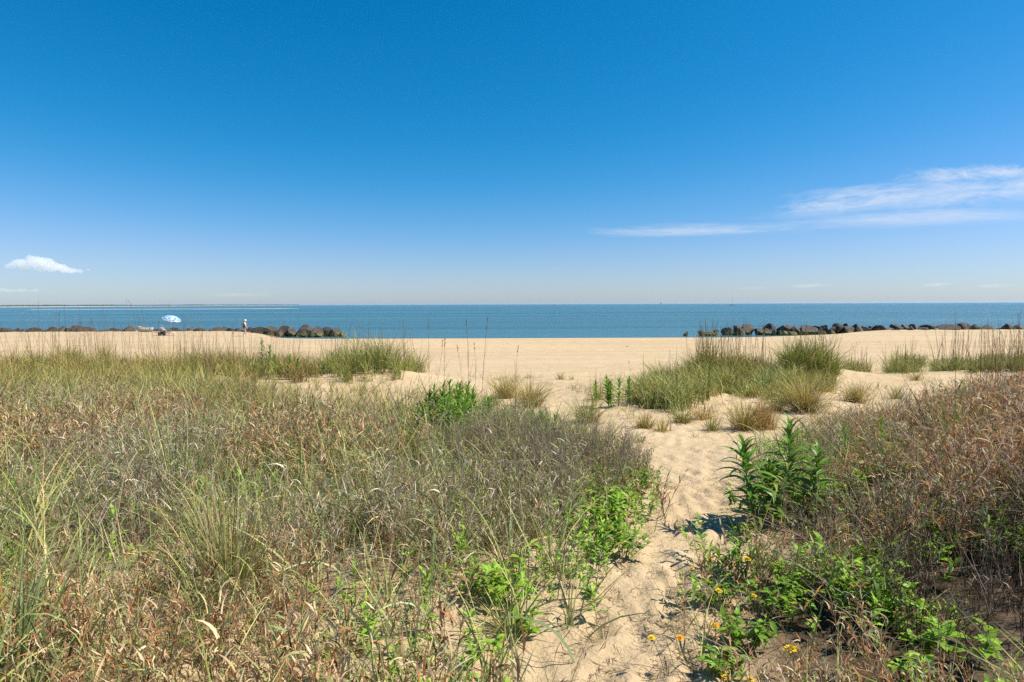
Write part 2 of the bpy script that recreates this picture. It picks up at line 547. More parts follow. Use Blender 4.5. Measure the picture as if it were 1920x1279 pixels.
M_sand, M_sea, M_rock = sand_material(), sea_material(), rock_material()
M_dry = foliage('dry_plant_tissue', trans=.24, gloss=.06, rough=.8)
M_grass = foliage('grass_tissue', trans=.22, gloss=.18, rough=.5)
M_leaf_dark = foliage('dark_green_leaf', (.145, .275, .032), trans=.32, gloss=.35, rough=.42)
M_leaf_mid = foliage('green_leaf', (.175, .325, .03), trans=.35, gloss=.3, rough=.45)
M_leaf_bright = foliage('bright_green_leaf', (.275, .47, .04), trans=.4, gloss=.3, rough=.5)
M_stem_green = simple('green_stem', (.10, .16, .045), .6)

# palettes: the plants' own colours (weight, rgb)
DRY = [(3, (.52, .335, .20)), (3, (.66, .485, .325)), (2.8, (.42, .205, .105)), (2, (.72, .59, .44)), (1.2, (.66, .56, .41)), (1.8, (.23, .105, .05)), (.9, (.15, .08, .045)), (1.6, (.43, .41, .20))]
TWIG = [(3, (.27, .21, .165)), (2, (.38, .31, .25)), (1, (.17, .115, .085))]
GREYGRASS = [(3, (.26, .35, .18)), (2, (.36, .44, .24)), (1.5, (.18, .28, .12)), (.8, (.50, .49, .27))]
GREENGRASS = [(3, (.24, .28, .075)), (3, (.32, .345, .11)), (2, (.155, .20, .05)), (1.2, (.50, .42, .20))]
OLIVEGRASS = [(3, (.32, .29, .09)), (3, (.40, .355, .13)), (2, (.21, .205, .06)), (1.8, (.55, .43, .21))]
DARKGRASS = [(3, (.17, .21, .055)), (3, (.245, .275, .085)), (1.5, (.11, .14, .035)), (1, (.40, .33, .15))]
TANGRASS = [(3, (.42, .29, .12)), (2, (.50, .36, .17)), (1, (.28, .16, .06))]
STALK = [(3, (.25, .16, .09)), (2, (.36, .25, .145)), (1, (.16, .09, .05))]
SHOOT = [(3, (.21, .37, .035)), (2, (.30, .46, .055)), (1, (.13, .24, .025))]

def warmer(pal, k):
    return [(w, (c[0], c[1] * (1 - (1 - k) * .25), c[2] * k)) for w, c in pal]


DRY, TWIG, STALK, GREYGRASS = warmer(DRY, .84), warmer(TWIG, .82), warmer(STALK, .85), warmer(GREYGRASS, .74)
# ------------------------------------------------------------------ the setting: sand, sea, far shore


def build_ground():
    n_r, n_c = 540, 500
    ys = 1.3 * (86 / 1.3) ** np.linspace(0, 1, n_r)
    ys = np.unique(np.concatenate([ys, np.arange(41.5, 54, .14)]))
    ys = np.concatenate([-np.geomspace(120, 1.0, 16), np.linspace(-.6, 1.2, 9), ys, [90, 96, 104, 115]])
    us = np.concatenate([np.linspace(-2.6, -1.0, 26)[:-1], np.linspace(-1.0, 1.0, n_c), np.linspace(1.0, 2.6, 26)[1:]])
    X = us[None, :] * (np.maximum(ys, 1.3)[:, None] * .97 + 1.2 + np.maximum(-ys, 0)[:, None] * .9)
    Y = ys[:, None] + 0 * X
    Z = gh(X, Y)
    # trodden sand: footprints along the path and across the beach
    rng = np.random.default_rng(8)
    wx = (fbm(X * 3.2, Y * 3.2, 5, 3) - .5)
    onpath = sstep(-.5, .2, X - path_l(Y)) * sstep(-.5, .2, path_r(Y) - X) * sstep(60, 20, Y)
    Z = Z + wx * .032 * (.35 + .65 * onpath) * sstep(60, 10, Y)
    cand = []
    for k in range(3600):
        d = 2.0 + 7 * rng.random() if k < 420 else 9 * (44 / 9.0) ** rng.random()
        lo, hi = float(path_l(d)) - .1, float(path_r(d)) + .1
        if d > 11: lo, hi = -2 - (d - 11) * .5, 6 + (d - 11) * .6
        cand.append((rng.uniform(lo, hi), d))
    for (fx, fy) in cand:
        a = rng.normal(PI / 2, .5); L, W, D = rng.uniform(.10, .15), rng.uniform(.045, .07), rng.uniform(.006, .013)
        if fy > 12: L, W, D = L * 1.5, W * 1.8, D * 1.6
        r0, r1 = np.searchsorted(ys, [fy - .4, fy + .4])
        if r1 <= r0: continue
        s = max(fy, 1.3) * .97 + 1.2
        c0, c1 = np.searchsorted(us, [(fx - .4) / s, (fx + .4) / s])
        if c1 <= c0: continue
        dx, dy = X[r0:r1, c0:c1] - fx, Y[r0:r1, c0:c1] - fy
        p, q = (dx * math.cos(a) + dy * math.sin(a)) / L, (-dx * math.sin(a) + dy * math.cos(a)) / W
        r2 = p * p + q * q
        Z[r0:r1, c0:c1] += D * (-np.exp(-r2 * .9) + .55 * np.exp(-(np.sqrt(r2) - 1.5) ** 2 * 3))
    # wheel ruts along the beach
    for yc, dep in ((43.5, .11), (45.1, .11), (50.5, .10), (52.0, .10)):
        cen = yc + .012 * X + .5 * np.sin(X * .06 + yc)
        Z -= dep * 1.5 * np.exp(-((Y - cen) / .22) ** 2) - dep * .9 * np.exp(-((np.abs(Y - cen) - .5) / .2) ** 2)
    nr, nc = X.shape
    i = np.arange(nr - 1)[:, None] * nc + np.arange(nc - 1)[None]
    Fq = np.stack([i, i + 1, i + nc + 1, i + nc], -1).reshape(-1, 4)
    V = np.stack([X, Y, Z], -1).reshape(-1, 3)
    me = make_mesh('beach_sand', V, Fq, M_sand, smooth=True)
    # shade under the dense scrub, painted into the sand as dark soil colour
    painted_shade = sstep(.02, .5, X - path_r(Y)) * sstep(9.5, 7, Y) * np.clip(2.2 * fbm(X * 1.6, Y * 1.6, 7, 3) - .15, 0, 1)
    painted_shade = painted_shade + .95 * sstep(.5, 1.5, path_l(Y) - X) * sstep(13, 10, Y) * sstep(2.6, 4.2, Y) * np.clip(2.6 * fbm(X * 1.3, Y * 1.3, 17, 3) - .7, 0, 1)
    at_ = me.attributes.new('soil_shade', 'FLOAT', 'POINT'); at_.data.foreach_set('value', painted_shade.ravel().astype(np.float32))
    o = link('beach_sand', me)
    props(o, 'pale trodden sand of the dune path and the open beach', kind='structure')


def grid_plane(name, x0, x1, y0, y1, z, mat, nx=2, ny=2):
    X, Y = np.meshgrid(np.linspace(x0, x1, nx), np.linspace(y0, y1, ny))
    i = np.arange(ny - 1)[:, None] * nx + np.arange(nx - 1)[None]
    Fq = np.stack([i, i + 1, i + nx + 1, i + nx], -1).reshape(-1, 4)
    return link(name, make_mesh(name, np.stack([X, Y, 0 * X + z], -1).reshape(-1, 3), Fq, mat, smooth=True))


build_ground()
sea = grid_plane('sea', -16000, 16000, 58, 18000, 0, M_sea)
props(sea, 'blue rippled sea reaching to the horizon', kind='structure')
bed = grid_plane('sea_bed', -16000, 16000, 100, 18200, -2.3, M_sand)
props(bed, 'sand under the sea', kind='structure')


def build_far_shore():
    # the low opposite shore on the left: a pale beach strip under a band of woods
    pts = []
    for px, d in ((-420, 2300), (-200, 2350), (0, 2500), (90, 2650), (180, 3000), (260, 3600), (340, 4300), (420, 5200), (500, 6200), (560, 7600)):
        r = ray(px, 574); pts.append((r[0] * d, d))
    pts = np.array(pts)
    t = np.linspace(0, len(pts) - 1, 420)
    X, Y = np.interp(t, np.arange(len(pts)), pts[:, 0]), np.interp(t, np.arange(len(pts)), pts[:, 1])
    n = len(t)
    bw = 60 * (.5 + fbm(t * .15, 0 * t, 2))
    rows = [(-bw, -.5 + 0 * t), (-.4 * bw, 1.0 + 0 * t), (20 + 0 * t, 1.9 + 0 * t), (900 + 0 * t, 1.8 + 0 * t)]
    V = np.stack([np.stack([X + dy * X / Y, Y + dy, z], -1) for dy, z in rows], 0).reshape(-1, 3)
    i = np.arange(3)[:, None] * n + np.arange(n - 1)[None]
    Fq = np.stack([i, i + 1, i + n + 1, i + n], -1).reshape(-1, 4)
    m = simple('far_sand', (.62, .55, .45), .9, .1, .01)
    props(link('far_shore', make_mesh('far_shore', V, Fq, m, smooth=True)), 'pale beach of the low shore across the bay', kind='structure')
    # woods: many lumpy crowns standing on that shore, one mass
    k = 2600
    a = RNG.uniform(0, n - 1.01, k); ai = a.astype(int)
    cx, cy = np.interp(a, np.arange(n), X), np.interp(a, np.arange(n), Y)
    dep = RNG.uniform(25, 160, k)
    cx, cy = cx + dep * cx / cy, cy + dep
    rad = RNG.uniform(5, 11, k) * (cy / 3000) ** .5
    hh = (3.6 + 4.0 * fbm(a * .09, 0 * a, 4) + RNG.uniform(-1, 1.4, k)) * (cy / 2600) ** .45
    nz = [0, .45, .8, 1.0]; rr = [1, 1.05, .7, .12]; sd = 6
    ang = np.arange(sd) * 2 * PI / sd
    V = np.zeros((k, 4, sd, 3))
    for q in range(4):
        jr = RNG.uniform(.8, 1.2, (k, sd)) * rad[:, None] * rr[q]
        V[:, q, :, 0] = cx[:, None] + np.cos(ang) * jr; V[:, q, :, 1] = cy[:, None] + np.sin(ang) * jr
        V[:, q, :, 2] = 1.5 + nz[q] * hh[:, None] * RNG.uniform(.93, 1.07, (k, sd))
    i = (np.arange(k)[:, None, None] * 4 + np.arange(3)[None, :, None]) * sd
    j = np.arange(sd)[None, None]; j2 = (j + 1) % sd
    Fq = np.stack([i + j, i + j2, i + sd + j2, i + sd + j], -1).reshape(-1, 4)
    m2 = simple('far_woods', (.045, .07, .035), .9, .3, .02)
    props(link('far_woods', make_mesh('far_woods', V.reshape(-1, 3), Fq, m2)), 'hazy band of woods along the far shore', kind='stuff')


build_far_shore()

# ------------------------------------------------------------------ breakwaters: every boulder a thing of its own
def rock_protos(k):
    import bmesh
    res = []
    for q in range(k):
        rng = np.random.default_rng(100 + q)
        bm = bmesh.new(); bmesh.ops.create_icosphere(bm, subdivisions=4, radius=1.0)
        V = np.array([v.co for v in bm.verts])
        for _ in range(9):
            n = rng.normal(size=3); n /= np.linalg.norm(n); d = rng.uniform(.40, .80)
            V -= np.maximum(V @ n - d, 0)[:, None] * n * .95
        V *= 1 + .05 * (fbm(V[:, 0] * 2.3 + V[:, 2] * 1.7, V[:, 1] * 2.3 - V[:, 2], q, 4) - .5)[:, None] * 2
        V /= np.abs(V).max(0)                                    # fills the unit box
        for v, co in zip(bm.verts, V): v.co = co
        me = bpy.data.meshes.new('boulder'); bm.to_mesh(me); bm.free()
        me.materials.append(M_rock)
        res.append(me)
    return res


ROCKS = rock_protos(14)
ORD = ['first', 'second', 'third', 'fourth', 'fifth', 'sixth', 'seventh', 'eighth', 'ninth', 'tenth', 'eleventh', 'twelfth', 'thirteenth', 'fourteenth',
       'fifteenth', 'sixteenth', 'seventeenth', 'eighteenth', 'nineteenth', 'twentieth', 'twenty-first', 'twenty-second', 'twenty-third',
       'twenty-fourth', 'twenty-fifth', 'twenty-sixth', 'twenty-seventh', 'twenty-eighth', 'twenty-ninth', 'thirtieth']


def rock(px0, px1, ytop, ybase, D, label, group, k, low=False, low_z=None):
    """a boulder that spans px0..px1 with its top at row ytop and its foot at row ybase, D metres off"""
    xc = (px0 + px1) / 2
    rt, rb = ray(xc, ytop), ray(xc, ybase)
    zt = CAMZ + rt[2] * D; zb = CAMZ + rb[2] * D
    if low_z is not None: zb = min(zb, low_z)
    w = (px1 - px0) / F * D * 1.16
    rng = np.random.default_rng(k * 7 + 1)
    o = link('boulder' if not low else 'boulder', ROCKS[k % len(ROCKS)])
    zb -= .18 * (zt - zb)
    h = max(zt - zb, .3)
    o.location = (rt[0] * D, D, (zt + zb) / 2)
    q = rng.choice([0, 1, 2, 3]) * PI / 2
    o.rotation_euler = (rng.choice([0, PI]), 0, rng.choice([0, PI]))
    o.scale = (w / 2, max(w, h) * rng.uniform(.45, .6), h / 2)
    props(o, label, 'boulder', group)


G_R = 'boulders of the right-hand breakwater'
G_L = 'boulders of the left-hand breakwater'
# (px from, px to, top row, foot row, distance, own description or None)
right_top = [
    (1336, 1348, 617.5, 626, 78.6, 'small pointed dark boulder standing in the water just left of the big end block'),
    (1349, 1372, 610.6, 627, 79, 'big square dark block forming the seaward end of the right breakwater'),
    (1371, 1392, 605.8, 622, 79.8, 'high tilted boulder leaning on the square end block of the right breakwater'),
    (1392, 1414, 607.4, 627, 79.3, 'round-topped dark boulder with a grey cap, next to the leaning one near the seaward end'),
    (1412, 1432, 611.5, 627, 79, 'olive grey upright boulder right of the round-topped one near the seaward end'),
    (1426, 1453, 606, 624, 80, 'wide black-topped boulder crowning the seaward part of the right breakwater'),
    (1453, 1467, 613, 627, 79.4, None),
    (1460, 1480, 608.8, 626, 79.2, 'dark peaked boulder with a steep right face right of the wide black-topped one'),
    (1478, 1508, 610, 626, 79.6, None),
    (1493, 1529, 609.4, 628, 79, 'broad brown sloping boulder with a long slanted right side, above pale low stones'),
    (1525, 1536, 609, 620, 80, 'small dark pointed stone poking up right of the broad sloping boulder'),
    (1536, 1555, 609, 624, 79.4, None),
    (1550, 1568, 611.5, 626, 79, None),
    (1561, 1580, 605.6, 620, 79.8, 'olive humped boulder standing highest left of the middle of the right breakwater'),
    (1576, 1601, 611.4, 627, 79, 'long dark flat-topped boulder below the olive humped one'),
    (1580, 1595, 606, 618, 80.2, None),
    (1597, 1618, 607.2, 626, 79.2, 'dark red-brown boulder in the middle of the right breakwater'),
    (1614, 1632, 606.8, 622, 79.6, 'grey brown boulder with a flat crown beside the dark red-brown one'),
    (1627, 1640, 606.8, 618, 79.9, None),
    (1637, 1657, 607.4, 625, 79, 'black boulder with a steep shaded face above a leaning pale slab'),
    (1654, 1675, 610, 625, 79, 'grey wedge-shaped boulder right of the black steep-faced one'),
    (1672, 1690, 607.2, 620, 79.7, None),
    (1688, 1706, 608, 626, 79.2, None),
    (1705, 1724, 607.6, 622, 79.6, None),
    (1721, 1739, 611.6, 624, 79, None),
    (1728, 1751, 607, 617, 79.8, None),
    (1745, 1764, 612.2, 623, 79, 'flat tan stone low beside the sand where the beach climbs to the rocks'),
    (1759, 1797, 608, 622, 79.2, 'widest grey boulder at the foot of the sand near the landward end'),
    (1792, 1819, 605, 620, 79.3, 'tallest grey boulder of the landward part of the right breakwater'),
    (1815, 1836, 608, 620, 79, 'dark reddish low boulder right of the tallest landward one'),
    (1832, 1862, 609.4, 620, 79, 'long brown low boulder near the right edge of the photo'),
    (1858, 1875, 612.4, 620, 79, None),
    (1872, 1895, 606.4, 620, 79.2, 'peaked reddish boulder near the right edge of the photo'),
    (1891, 1907, 610.6, 619, 79.4, None),
    (1903, 1926, 608.8, 619, 79, 'dark boulder cut by the right edge of the photo')]
right_low = [
    (1375, 1398, 614, 628, 78, 'pale green weedy slab leaning against the foot of the high tilted boulder'),
    (1430, 1446, 615.4, 628, 78.2, 'pale weedy low stone under the wide black-topped boulder'),
    (1443, 1456, 617, 628, 78, None), (1455, 1466, 618, 628, 78, None), (1466, 1479, 619, 628.5, 77.9, None),
    (1478, 1493, 618.4, 629, 77.6, 'pale green rounded low stone below the broad sloping boulder'),
    (1499, 1514, 620, 629, 77.6, None), (1530, 1546, 618.5, 628, 77.8, None), (1553, 1566, 619, 628, 77.8, None), (1585, 1599, 621.5, 628, 77.6, None),
    (1599, 1617, 621.6, 628, 77.4, 'flat yellow-green stone lying in the puddle under the dark red-brown boulder'),
    (1638, 1650, 615, 627, 77.8, 'leaning pale slab at the foot of the black steep-faced boulder'),
    (1623, 1636, 619, 627, 77.8, None),
    (1671, 1688, 617, 625, 77.6, 'rounded pale tan stone at the sand below the grey wedge'),
    (1697, 1717, 611.2, 625, 77.9, 'big slanted grey tan face right of the pale rounded stone'),
    (1717, 1730, 618.6, 624, 77.7, None), (1731, 1744, 616.6, 623, 77.8, None)]


import re


def short(lab):
    """the head of a boulder's label, to point from"""
    return ' '.join(re.split(r', | next | standing| leaning a| crowning| forming| poking| right of| left of| beside| below | above | in the| near | under | at the| of the', lab)[0].split()[:6])


def neighbour_label(rows, i, kind):
    """label for an unnamed boulder by counting from the nearest named one in its row"""
    named = [j for j in range(len(rows)) if rows[j]]
    j = min(named, key=lambda q: (abs(q - i), q))
    return '%s %s to the %s of the %s' % (ORD[abs(i - j) - 1], kind, 'right' if i > j else 'left', short(rows[j]))


names = [q[5] for q in right_top]
for i, (a, b, t, f, D, lab) in enumerate(right_top):
    rock(a, b, t, f, D, lab or neighbour_label(names, i, 'dark boulder'), G_R, i, low_z=-.1)
taken = set()
for i, (a, b, t, f, D, lab) in enumerate(right_low):
    if not lab:
        up = min((q for q in right_top if q[5]), key=lambda q: abs(q[0] + q[1] - a - b) + 1000 * (short(q[5]) in taken))
        taken.add(short(up[5]))
        side = 'left of' if a + b < up[0] + up[1] - 14 else 'right of' if a + b > up[0] + up[1] + 14 else 'below'
        lab = 'small weedy low stone at the water %s the %s' % (side, short(up[5]))
    rock(a, b, t, f, D, lab, G_R, 50 + i, low_z=-.1)
for k, (a, b, t, f, lab) in enumerate(((1309, 1321, 619.6, 626, 'small flat reddish rock awash left of the right breakwater'),
                                       (1318, 1338, 621.2, 626.5, 'low weedy ledge awash between the small flat rock and the breakwater'),
                                       (1282, 1291, 621.3, 624.6, 'farthest tiny dark rock barely awash left of the right breakwater'))):
    rock(a, b, t, f, 77.5, lab, 'rocks awash off the right breakwater', 80 + k, low_z=-.2)

left_rows = [(-18, 2, 614, 621.5), (0, 11, 615.5, 621.5), (9, 21, 613.6, 621.5), (19, 31, 613, 621.5), (29, 43, 615.4, 621.5), (41, 58, 614.6, 621.5),
             (57, 73, 613.8, 621.5), (71, 82, 615, 621.5), (78, 92, 612.7, 621.5), (90, 104, 613, 621.5), (102, 114, 615, 621.5), (111, 123, 611.8, 621.5),
             (122, 140, 608.6, 621.5), (137, 152, 610.4, 621.5), (150, 169, 612.4, 621.5), (167, 185, 614.6, 621.3), (183, 200, 616, 621.3), (199, 220, 615, 621.3), (219, 233, 616.5, 621.2),
             (235, 246, 610.2, 621.2), (244, 258, 616, 621.2), (288, 304, 614.6, 621), (303, 322, 615.4, 621), (320, 336, 614, 621), (327, 350, 613.3, 621.5), (347, 361, 615.4, 622),
             (359, 376, 613.4, 622.6), (375, 393, 614.6, 623), (392, 413, 612.4, 625), (411, 431, 612, 625.5), (429, 442, 614.5, 626), (440, 454, 615.4, 627), (452, 470, 614.2, 627), (465, 480, 613.4, 628),
             (478, 496, 612.6, 629), (494, 516, 611, 630), (513, 531, 612.2, 630), (528, 544, 610.8, 630), (541, 556, 613.6, 630),
             (557, 594, 608.4, 630.5), (588, 612, 611.4, 630), (606, 624, 613, 630), (617, 639, 615.6, 629)]
left_named = {0: 'brown boulder cut by the left edge of the photo', 12: 'highest brown boulder far left, rising above its neighbours', 19: 'small dark pointed boulder standing alone left of the pale boat',
              21: 'first low stone right of the pale boat', 25: 'wide brown boulder below the blue and white umbrella', 31: 'low boulder directly behind the walking person',
              33: 'boulder just right of the walking person', 35: 'broad flat-topped boulder right of the walking person, midway to the tip', 39: 'narrow boulder in the gap left of the biggest one on the left breakwater',
              40: 'biggest brown boulder of the left breakwater, near its seaward tip', 41: 'boulder sloping down to the right, beside the biggest one at the seaward tip',
              42: 'boulder next to last at the seaward tip of the left breakwater', 43: 'last wedge-shaped boulder tapering into the water at the left breakwater tip'}
names = [None] * len(left_rows)
for i, x in left_named.items():
    if i < len(names): names[i] = x
for i, (a, b, t, f) in enumerate(left_rows):
    lab = names[i] or neighbour_label(names, i, 'low brown boulder')
    rock(a - 3 * (i < 39), b + 3 * (i < 39), t, f, 79.3 + .5 * (i % 2), lab, G_L, 120 + i, low_z=-.1)
rock(636, 648, 624, 627.5, 78.6, 'flat rock awash off the tip of the left breakwater', G_L, 190, low_z=-.3)
for k, (a, b, t, lab) in enumerate(((560, 574, 619, 'left small stone at the foot of the biggest boulder, left breakwater'), (577, 591, 620, 'right small stone at the foot of the biggest boulder, left breakwater'),
                                   (594, 606, 621, 'small stone at the foot of the boulder sloping right near the left tip'), (500, 512, 621, 'small stone at the sand below the middle of the left breakwater'),
                                   (519, 530, 621.5, 'small stone at the sand halfway from the middle boulder to the biggest one'))):
    rock(a, b, t, 630.5, 78, lab, G_L, 200 + k, low_z=-.1)

# ------------------------------------------------------------------ things on the beach and the water


def lathe(profile, sides=16):
    r = np.array([p[0] for p in profile]); z = np.array([p[1] for p in profile])
    a = np.arange(sides) * 2 * PI / sides
    V = np.stack([r[:, None] * np.cos(a), r[:, None] * np.sin(a), z[:, None] + 0 * a], -1).reshape(-1, 3)
    i = np.arange(len(r) - 1)[:, None] * sides; j = np.arange(sides)[None]; j2 = (j + 1) % sides
    return V, np.stack([i + j, i + j2, i + sides + j2, i + sides + j], -1).reshape(-1, 4)


def box(x0, x1, y0, y1, z0, z1):
    V = np.array([(x, y, z) for z in (z0, z1) for y in (y0, y1) for x in (x0, x1)], float)
    return V, np.array([(0, 2, 3, 1), (4, 5, 7, 6), (0, 1, 5, 4), (1, 3, 7, 5), (3, 2, 6, 7), (2, 0, 4, 6)])


def join(*parts):
    V, Fq, n = [], [], 0
    for v, f in parts:
        V.append(v); Fq.append(f + n); n += len(v)
    return np.concatenate(V), np.concatenate(Fq)


def rod(p, q, r, sides=6, r2=None):
    p, q = np.array(p, float), np.array(q, float)
    t = (q - p) / np.linalg.norm(q - p)
    a = np.cross(t, [0, 0, 1] if abs(t[2]) < .9 else [1, 0, 0]); a /= np.linalg.norm(a); b = np.cross(t, a)
    g = np.arange(sides) * 2 * PI / sides
    ring = np.cos(g)[:, None] * a + np.sin(g)[:, None] * b
    V = np.concatenate([p + ring * r, q + ring * (r if r2 is None else r2)])
    j = np.arange(sides); j2 = (j + 1) % sides
    return V, np.stack([j, j2, sides + j2, sides + j], -1)


def solid(name, vf, mat, parent=None, smooth=False, bevel=0):
    o = link(name, make_mesh(name, vf[0], vf[1], mat, smooth=smooth), parent)
    if bevel:
        md = o.modifiers.new('bevel', 'BEVEL'); md.width = bevel; md.segments = 2
    return o


def rot(vf, R, off=(0, 0, 0)):
    return np.asarray(vf[0]) @ np.array(R).T + np.array(off), vf[1]


def build_umbrella():
    foot = at(324, 622.5)
    D = foot[1]
    t = empty('beach_umbrella', foot, 'blue and white patterned beach umbrella, tilted, over the folding chair', 'umbrella')
    apex_h = CAMZ + ray(324, 592)[2] * D - foot[2]
    R = 1.02
    tilt = Matrix.Rotation(math.radians(15), 3, 'Y') @ Matrix.Rotation(math.radians(6), 3, 'X')
    n_pan, rings = 8, 6
    V, Fq = [], []
    a = np.arange(n_pan * 4) * 2 * PI / (n_pan * 4)
    for i in range(rings + 1):
        s = i / rings
        r = R * math.sin(s * 1.15) / math.sin(1.15); z = -.62 * R * (1 - math.cos(s * 1.25))
        sag = 1 - .05 * s * (1 - np.abs(np.cos(a * n_pan / 2)))
        V.append(np.stack([r * np.cos(a) * sag, r * np.sin(a) * sag, z + 0 * a], -1))
    V = np.concatenate(V); m = n_pan * 4
    i = np.arange(rings)[:, None] * m; j = np.arange(m)[None]; j2 = (j + 1) % m
    Fq = np.stack([i + j, i + m + j, i + m + j2, i + j2], -1).reshape(-1, 4)
    mat, N, L, b, o = material('umbrella_cloth')
    tc = node(N, 'ShaderNodeTexCoord')
    vo = node(N, 'ShaderNodeTexVoronoi', feature='DISTANCE_TO_EDGE', inputs={'Scale': 2.6}); L.new(tc.outputs['Object'], vo.inputs['Vector'])
    rp = node(N, 'ShaderNodeValToRGB'); e = rp.color_ramp.elements; rp.color_ramp.interpolation = 'CONSTANT'
    e[0].position = 0; e[0].color = (.8, .82, .85, 1); e[1].position = .05; e[1].color = (.07, .27, .72, 1)
    L.new(vo.outputs['Distance'], rp.inputs[0]); L.new(rp.outputs[0], b.inputs['Base Color']); b.inputs['Roughness'].default_value = .8
    top = (0.0, 0, apex_h)
    c = solid('canopy', rot((V, Fq), tilt, top), mat, t, True)
    md = c.modifiers.new('thickness', 'SOLIDIFY'); md.thickness = .012
    vv, vf = [], []
    for k in range(n_pan * 4):                                     # the white scalloped border hanging from the rim
        a0, a1 = a[k], a[(k + 1) % m]
        z = -.62 * R * (1 - math.cos(1.25)); dr = .14 if k % 4 in (1, 2) else .09
        q = [(R * math.cos(a0) * 1.004, R * math.sin(a0) * 1.004, z + .01), (R * math.cos(a1) * 1.004, R * math.sin(a1) * 1.004, z + .01)]
        q += [(q[1][0], q[1][1], z - dr), (q[0][0], q[0][1], z - dr)]
        vf.append([4 * k, 4 * k + 1, 4 * k + 2, 4 * k + 3]); vv += q
    M_white = simple('white_cloth', (.78, .79, .8), .8)
    v = solid('valance', rot((np.array(vv), np.array(vf)), tilt, top), M_white, t)
    v.modifiers.new('thickness', 'SOLIDIFY').thickness = .008
    M_pole = simple('white_metal_pole', (.7, .7, .7), .4)
    ax = np.array(tilt @ Vector((0, 0, 1)))
    knee = np.array(top) - ax * 1.0
    solid('pole', join(rod((knee[0], knee[1], -.35), knee, .022), rod(knee, np.array(top) + ax * .06, .019)), M_pole, t)
    for k in range(n_pan):
        g = k * 2 * PI / n_pan
        p0 = np.array(tilt @ Vector((0, 0, -.06))) + top
        p1 = np.array(tilt @ Vector((R * .97 * math.cos(g), R * .97 * math.sin(g), -.62 * R * (1 - math.cos(1.22))))) + top
        mid = np.array(tilt @ Vector((R * .55 * math.cos(g), R * .55 * math.sin(g), -.20 * R))) + top
        solid('rib', join(rod(p0, mid, .007, 4), rod(mid, p1, .006, 4)), M_pole, t)


build_umbrella()


def build_chair_and_cart():
    M_cloth = simple('mauve_grey_fabric', (.26, .21, .235), .85)
    M_light = simple('pale_grey_fabric', (.55, .50, .50), .85)
    M_tube = simple('grey_metal_tube', (.35, .35, .36), .35, metallic=.7)
    M_black = simple('black_rubber', (.015, .015, .018), .6)
    M_red = simple('dark_red_plastic', (.22, .02, .015), .5)
    # reclined chair, seen from the side, its foot end to the right
    p = at(315, 628.8)
    t = empty('folding_beach_chair', p, 'mauve grey reclining folding beach chair under the blue and white umbrella', 'chair')
    lo, mid = np.array((-.12, 0, .34)), np.array((.52, 0, .36))
    back = np.array((-.72, 0, .98))

    def sheet(p, q, y0, y1, th=.02):
        p, q = np.array(p), np.array(q); d = (q - p) / np.linalg.norm(q - p); n = np.array((-d[2], 0, d[0])) * th
        V = np.array([p + (0, y0, 0), p + (0, y1, 0), q + (0, y1, 0), q + (0, y0, 0)], float)
        V = np.concatenate([V, V + n])
        return V, np.array([(0, 1, 2, 3), (7, 6, 5, 4), (0, 4, 5, 1), (1, 5, 6, 2), (2, 6, 7, 3), (3, 7, 4, 0)])
    solid('seat', sheet(lo, mid, -.27, .27), M_light, t)
    solid('backrest', sheet(back, lo, -.27, .27), M_cloth, t)
    solid('headrest', sheet(back + (-.10, 0, .02), back + (.09, 0, .02), -.2, .2, .07), M_cloth, t)
    solid('footrest', sheet(mid, (.78, 0, .22), -.24, .24), M_light, t)
    for s in (-.29, .29):
        solid('frame_tube', join(rod(back + (0, s, 0), lo + (0, s, 0), .014), rod(lo + (0, s, 0), mid + (0, s, 0), .014)), M_tube, t)
        solid('leg', rod((-.30, s, 0), (.34, s, .52), .014), M_tube, t)
        solid('leg', rod((.46, s, 0), (-.20, s, .56), .014), M_tube, t)
        solid('armrest', box(-.32, .24, s - .03, s + .03, .53, .56), M_black, t, bevel=.01)
    # two-wheeled beach cart with a dark bag
    p = at(308, 629.3)
    t = empty('beach_cart', p + np.array((-.05, -.25, 0)), 'small dark two-wheeled beach cart with red trim left of the folding chair', 'cart')
    solid('bag', box(-.2, .3, -.15, .15, .14, .48), M_black, t, bevel=.05)
    for x in (-.22, .28):
        V, Fq = lathe([(.02, -.05), (.15, -.05), (.185, -.025), (.185, .025), (.15, .05), (.02, .05)], 18)
        w = solid('wheel', rot((V, Fq), Matrix.Rotation(PI / 2, 3, 'X'), (x, -.19, .185)), M_black, t, True)
        V, Fq = lathe([(.0, -.058), (.07, -.058), (.08, -.05), (.08, .05), (.07, .058), (0, .058)], 14)
        solid('hub', rot((V, Fq), Matrix.Rotation(PI / 2, 3, 'X'), (x, -.19, .185)), M_red, w, True)
    solid('frame', join(rod((-.25, -.13, .12), (.32, -.13, .12), .014), rod((-.25, .13, .12), (.32, .13, .12), .014)), M_red, t)
    solid('handle', join(rod((-.24, 0, .14), (-.40, 0, .74), .012), rod((-.40, -.09, .74), (-.40, .09, .74), .014)), M_tube, t)


build_chair_and_cart()


def skinned(name, pts, edges, radii, mat, parent, sub=1, root=0):
    me = bpy.data.meshes.new(name)
    me.from_pydata(pts, edges, [])
    me.materials.append(mat)
    o = link(name, me, parent)
    md = o.modifiers.new('skin', 'SKIN'); md.use_smooth_shade = True
    for i, r in enumerate(radii):
        me.skin_vertices[0].data[i].radius = (r, r) if not isinstance(r, tuple) else r
    me.skin_vertices[0].data[root].use_root = True
    o.modifiers.new('smooth', 'SUBSURF').levels = sub
    o.modifiers['smooth'].render_levels = sub
    return o


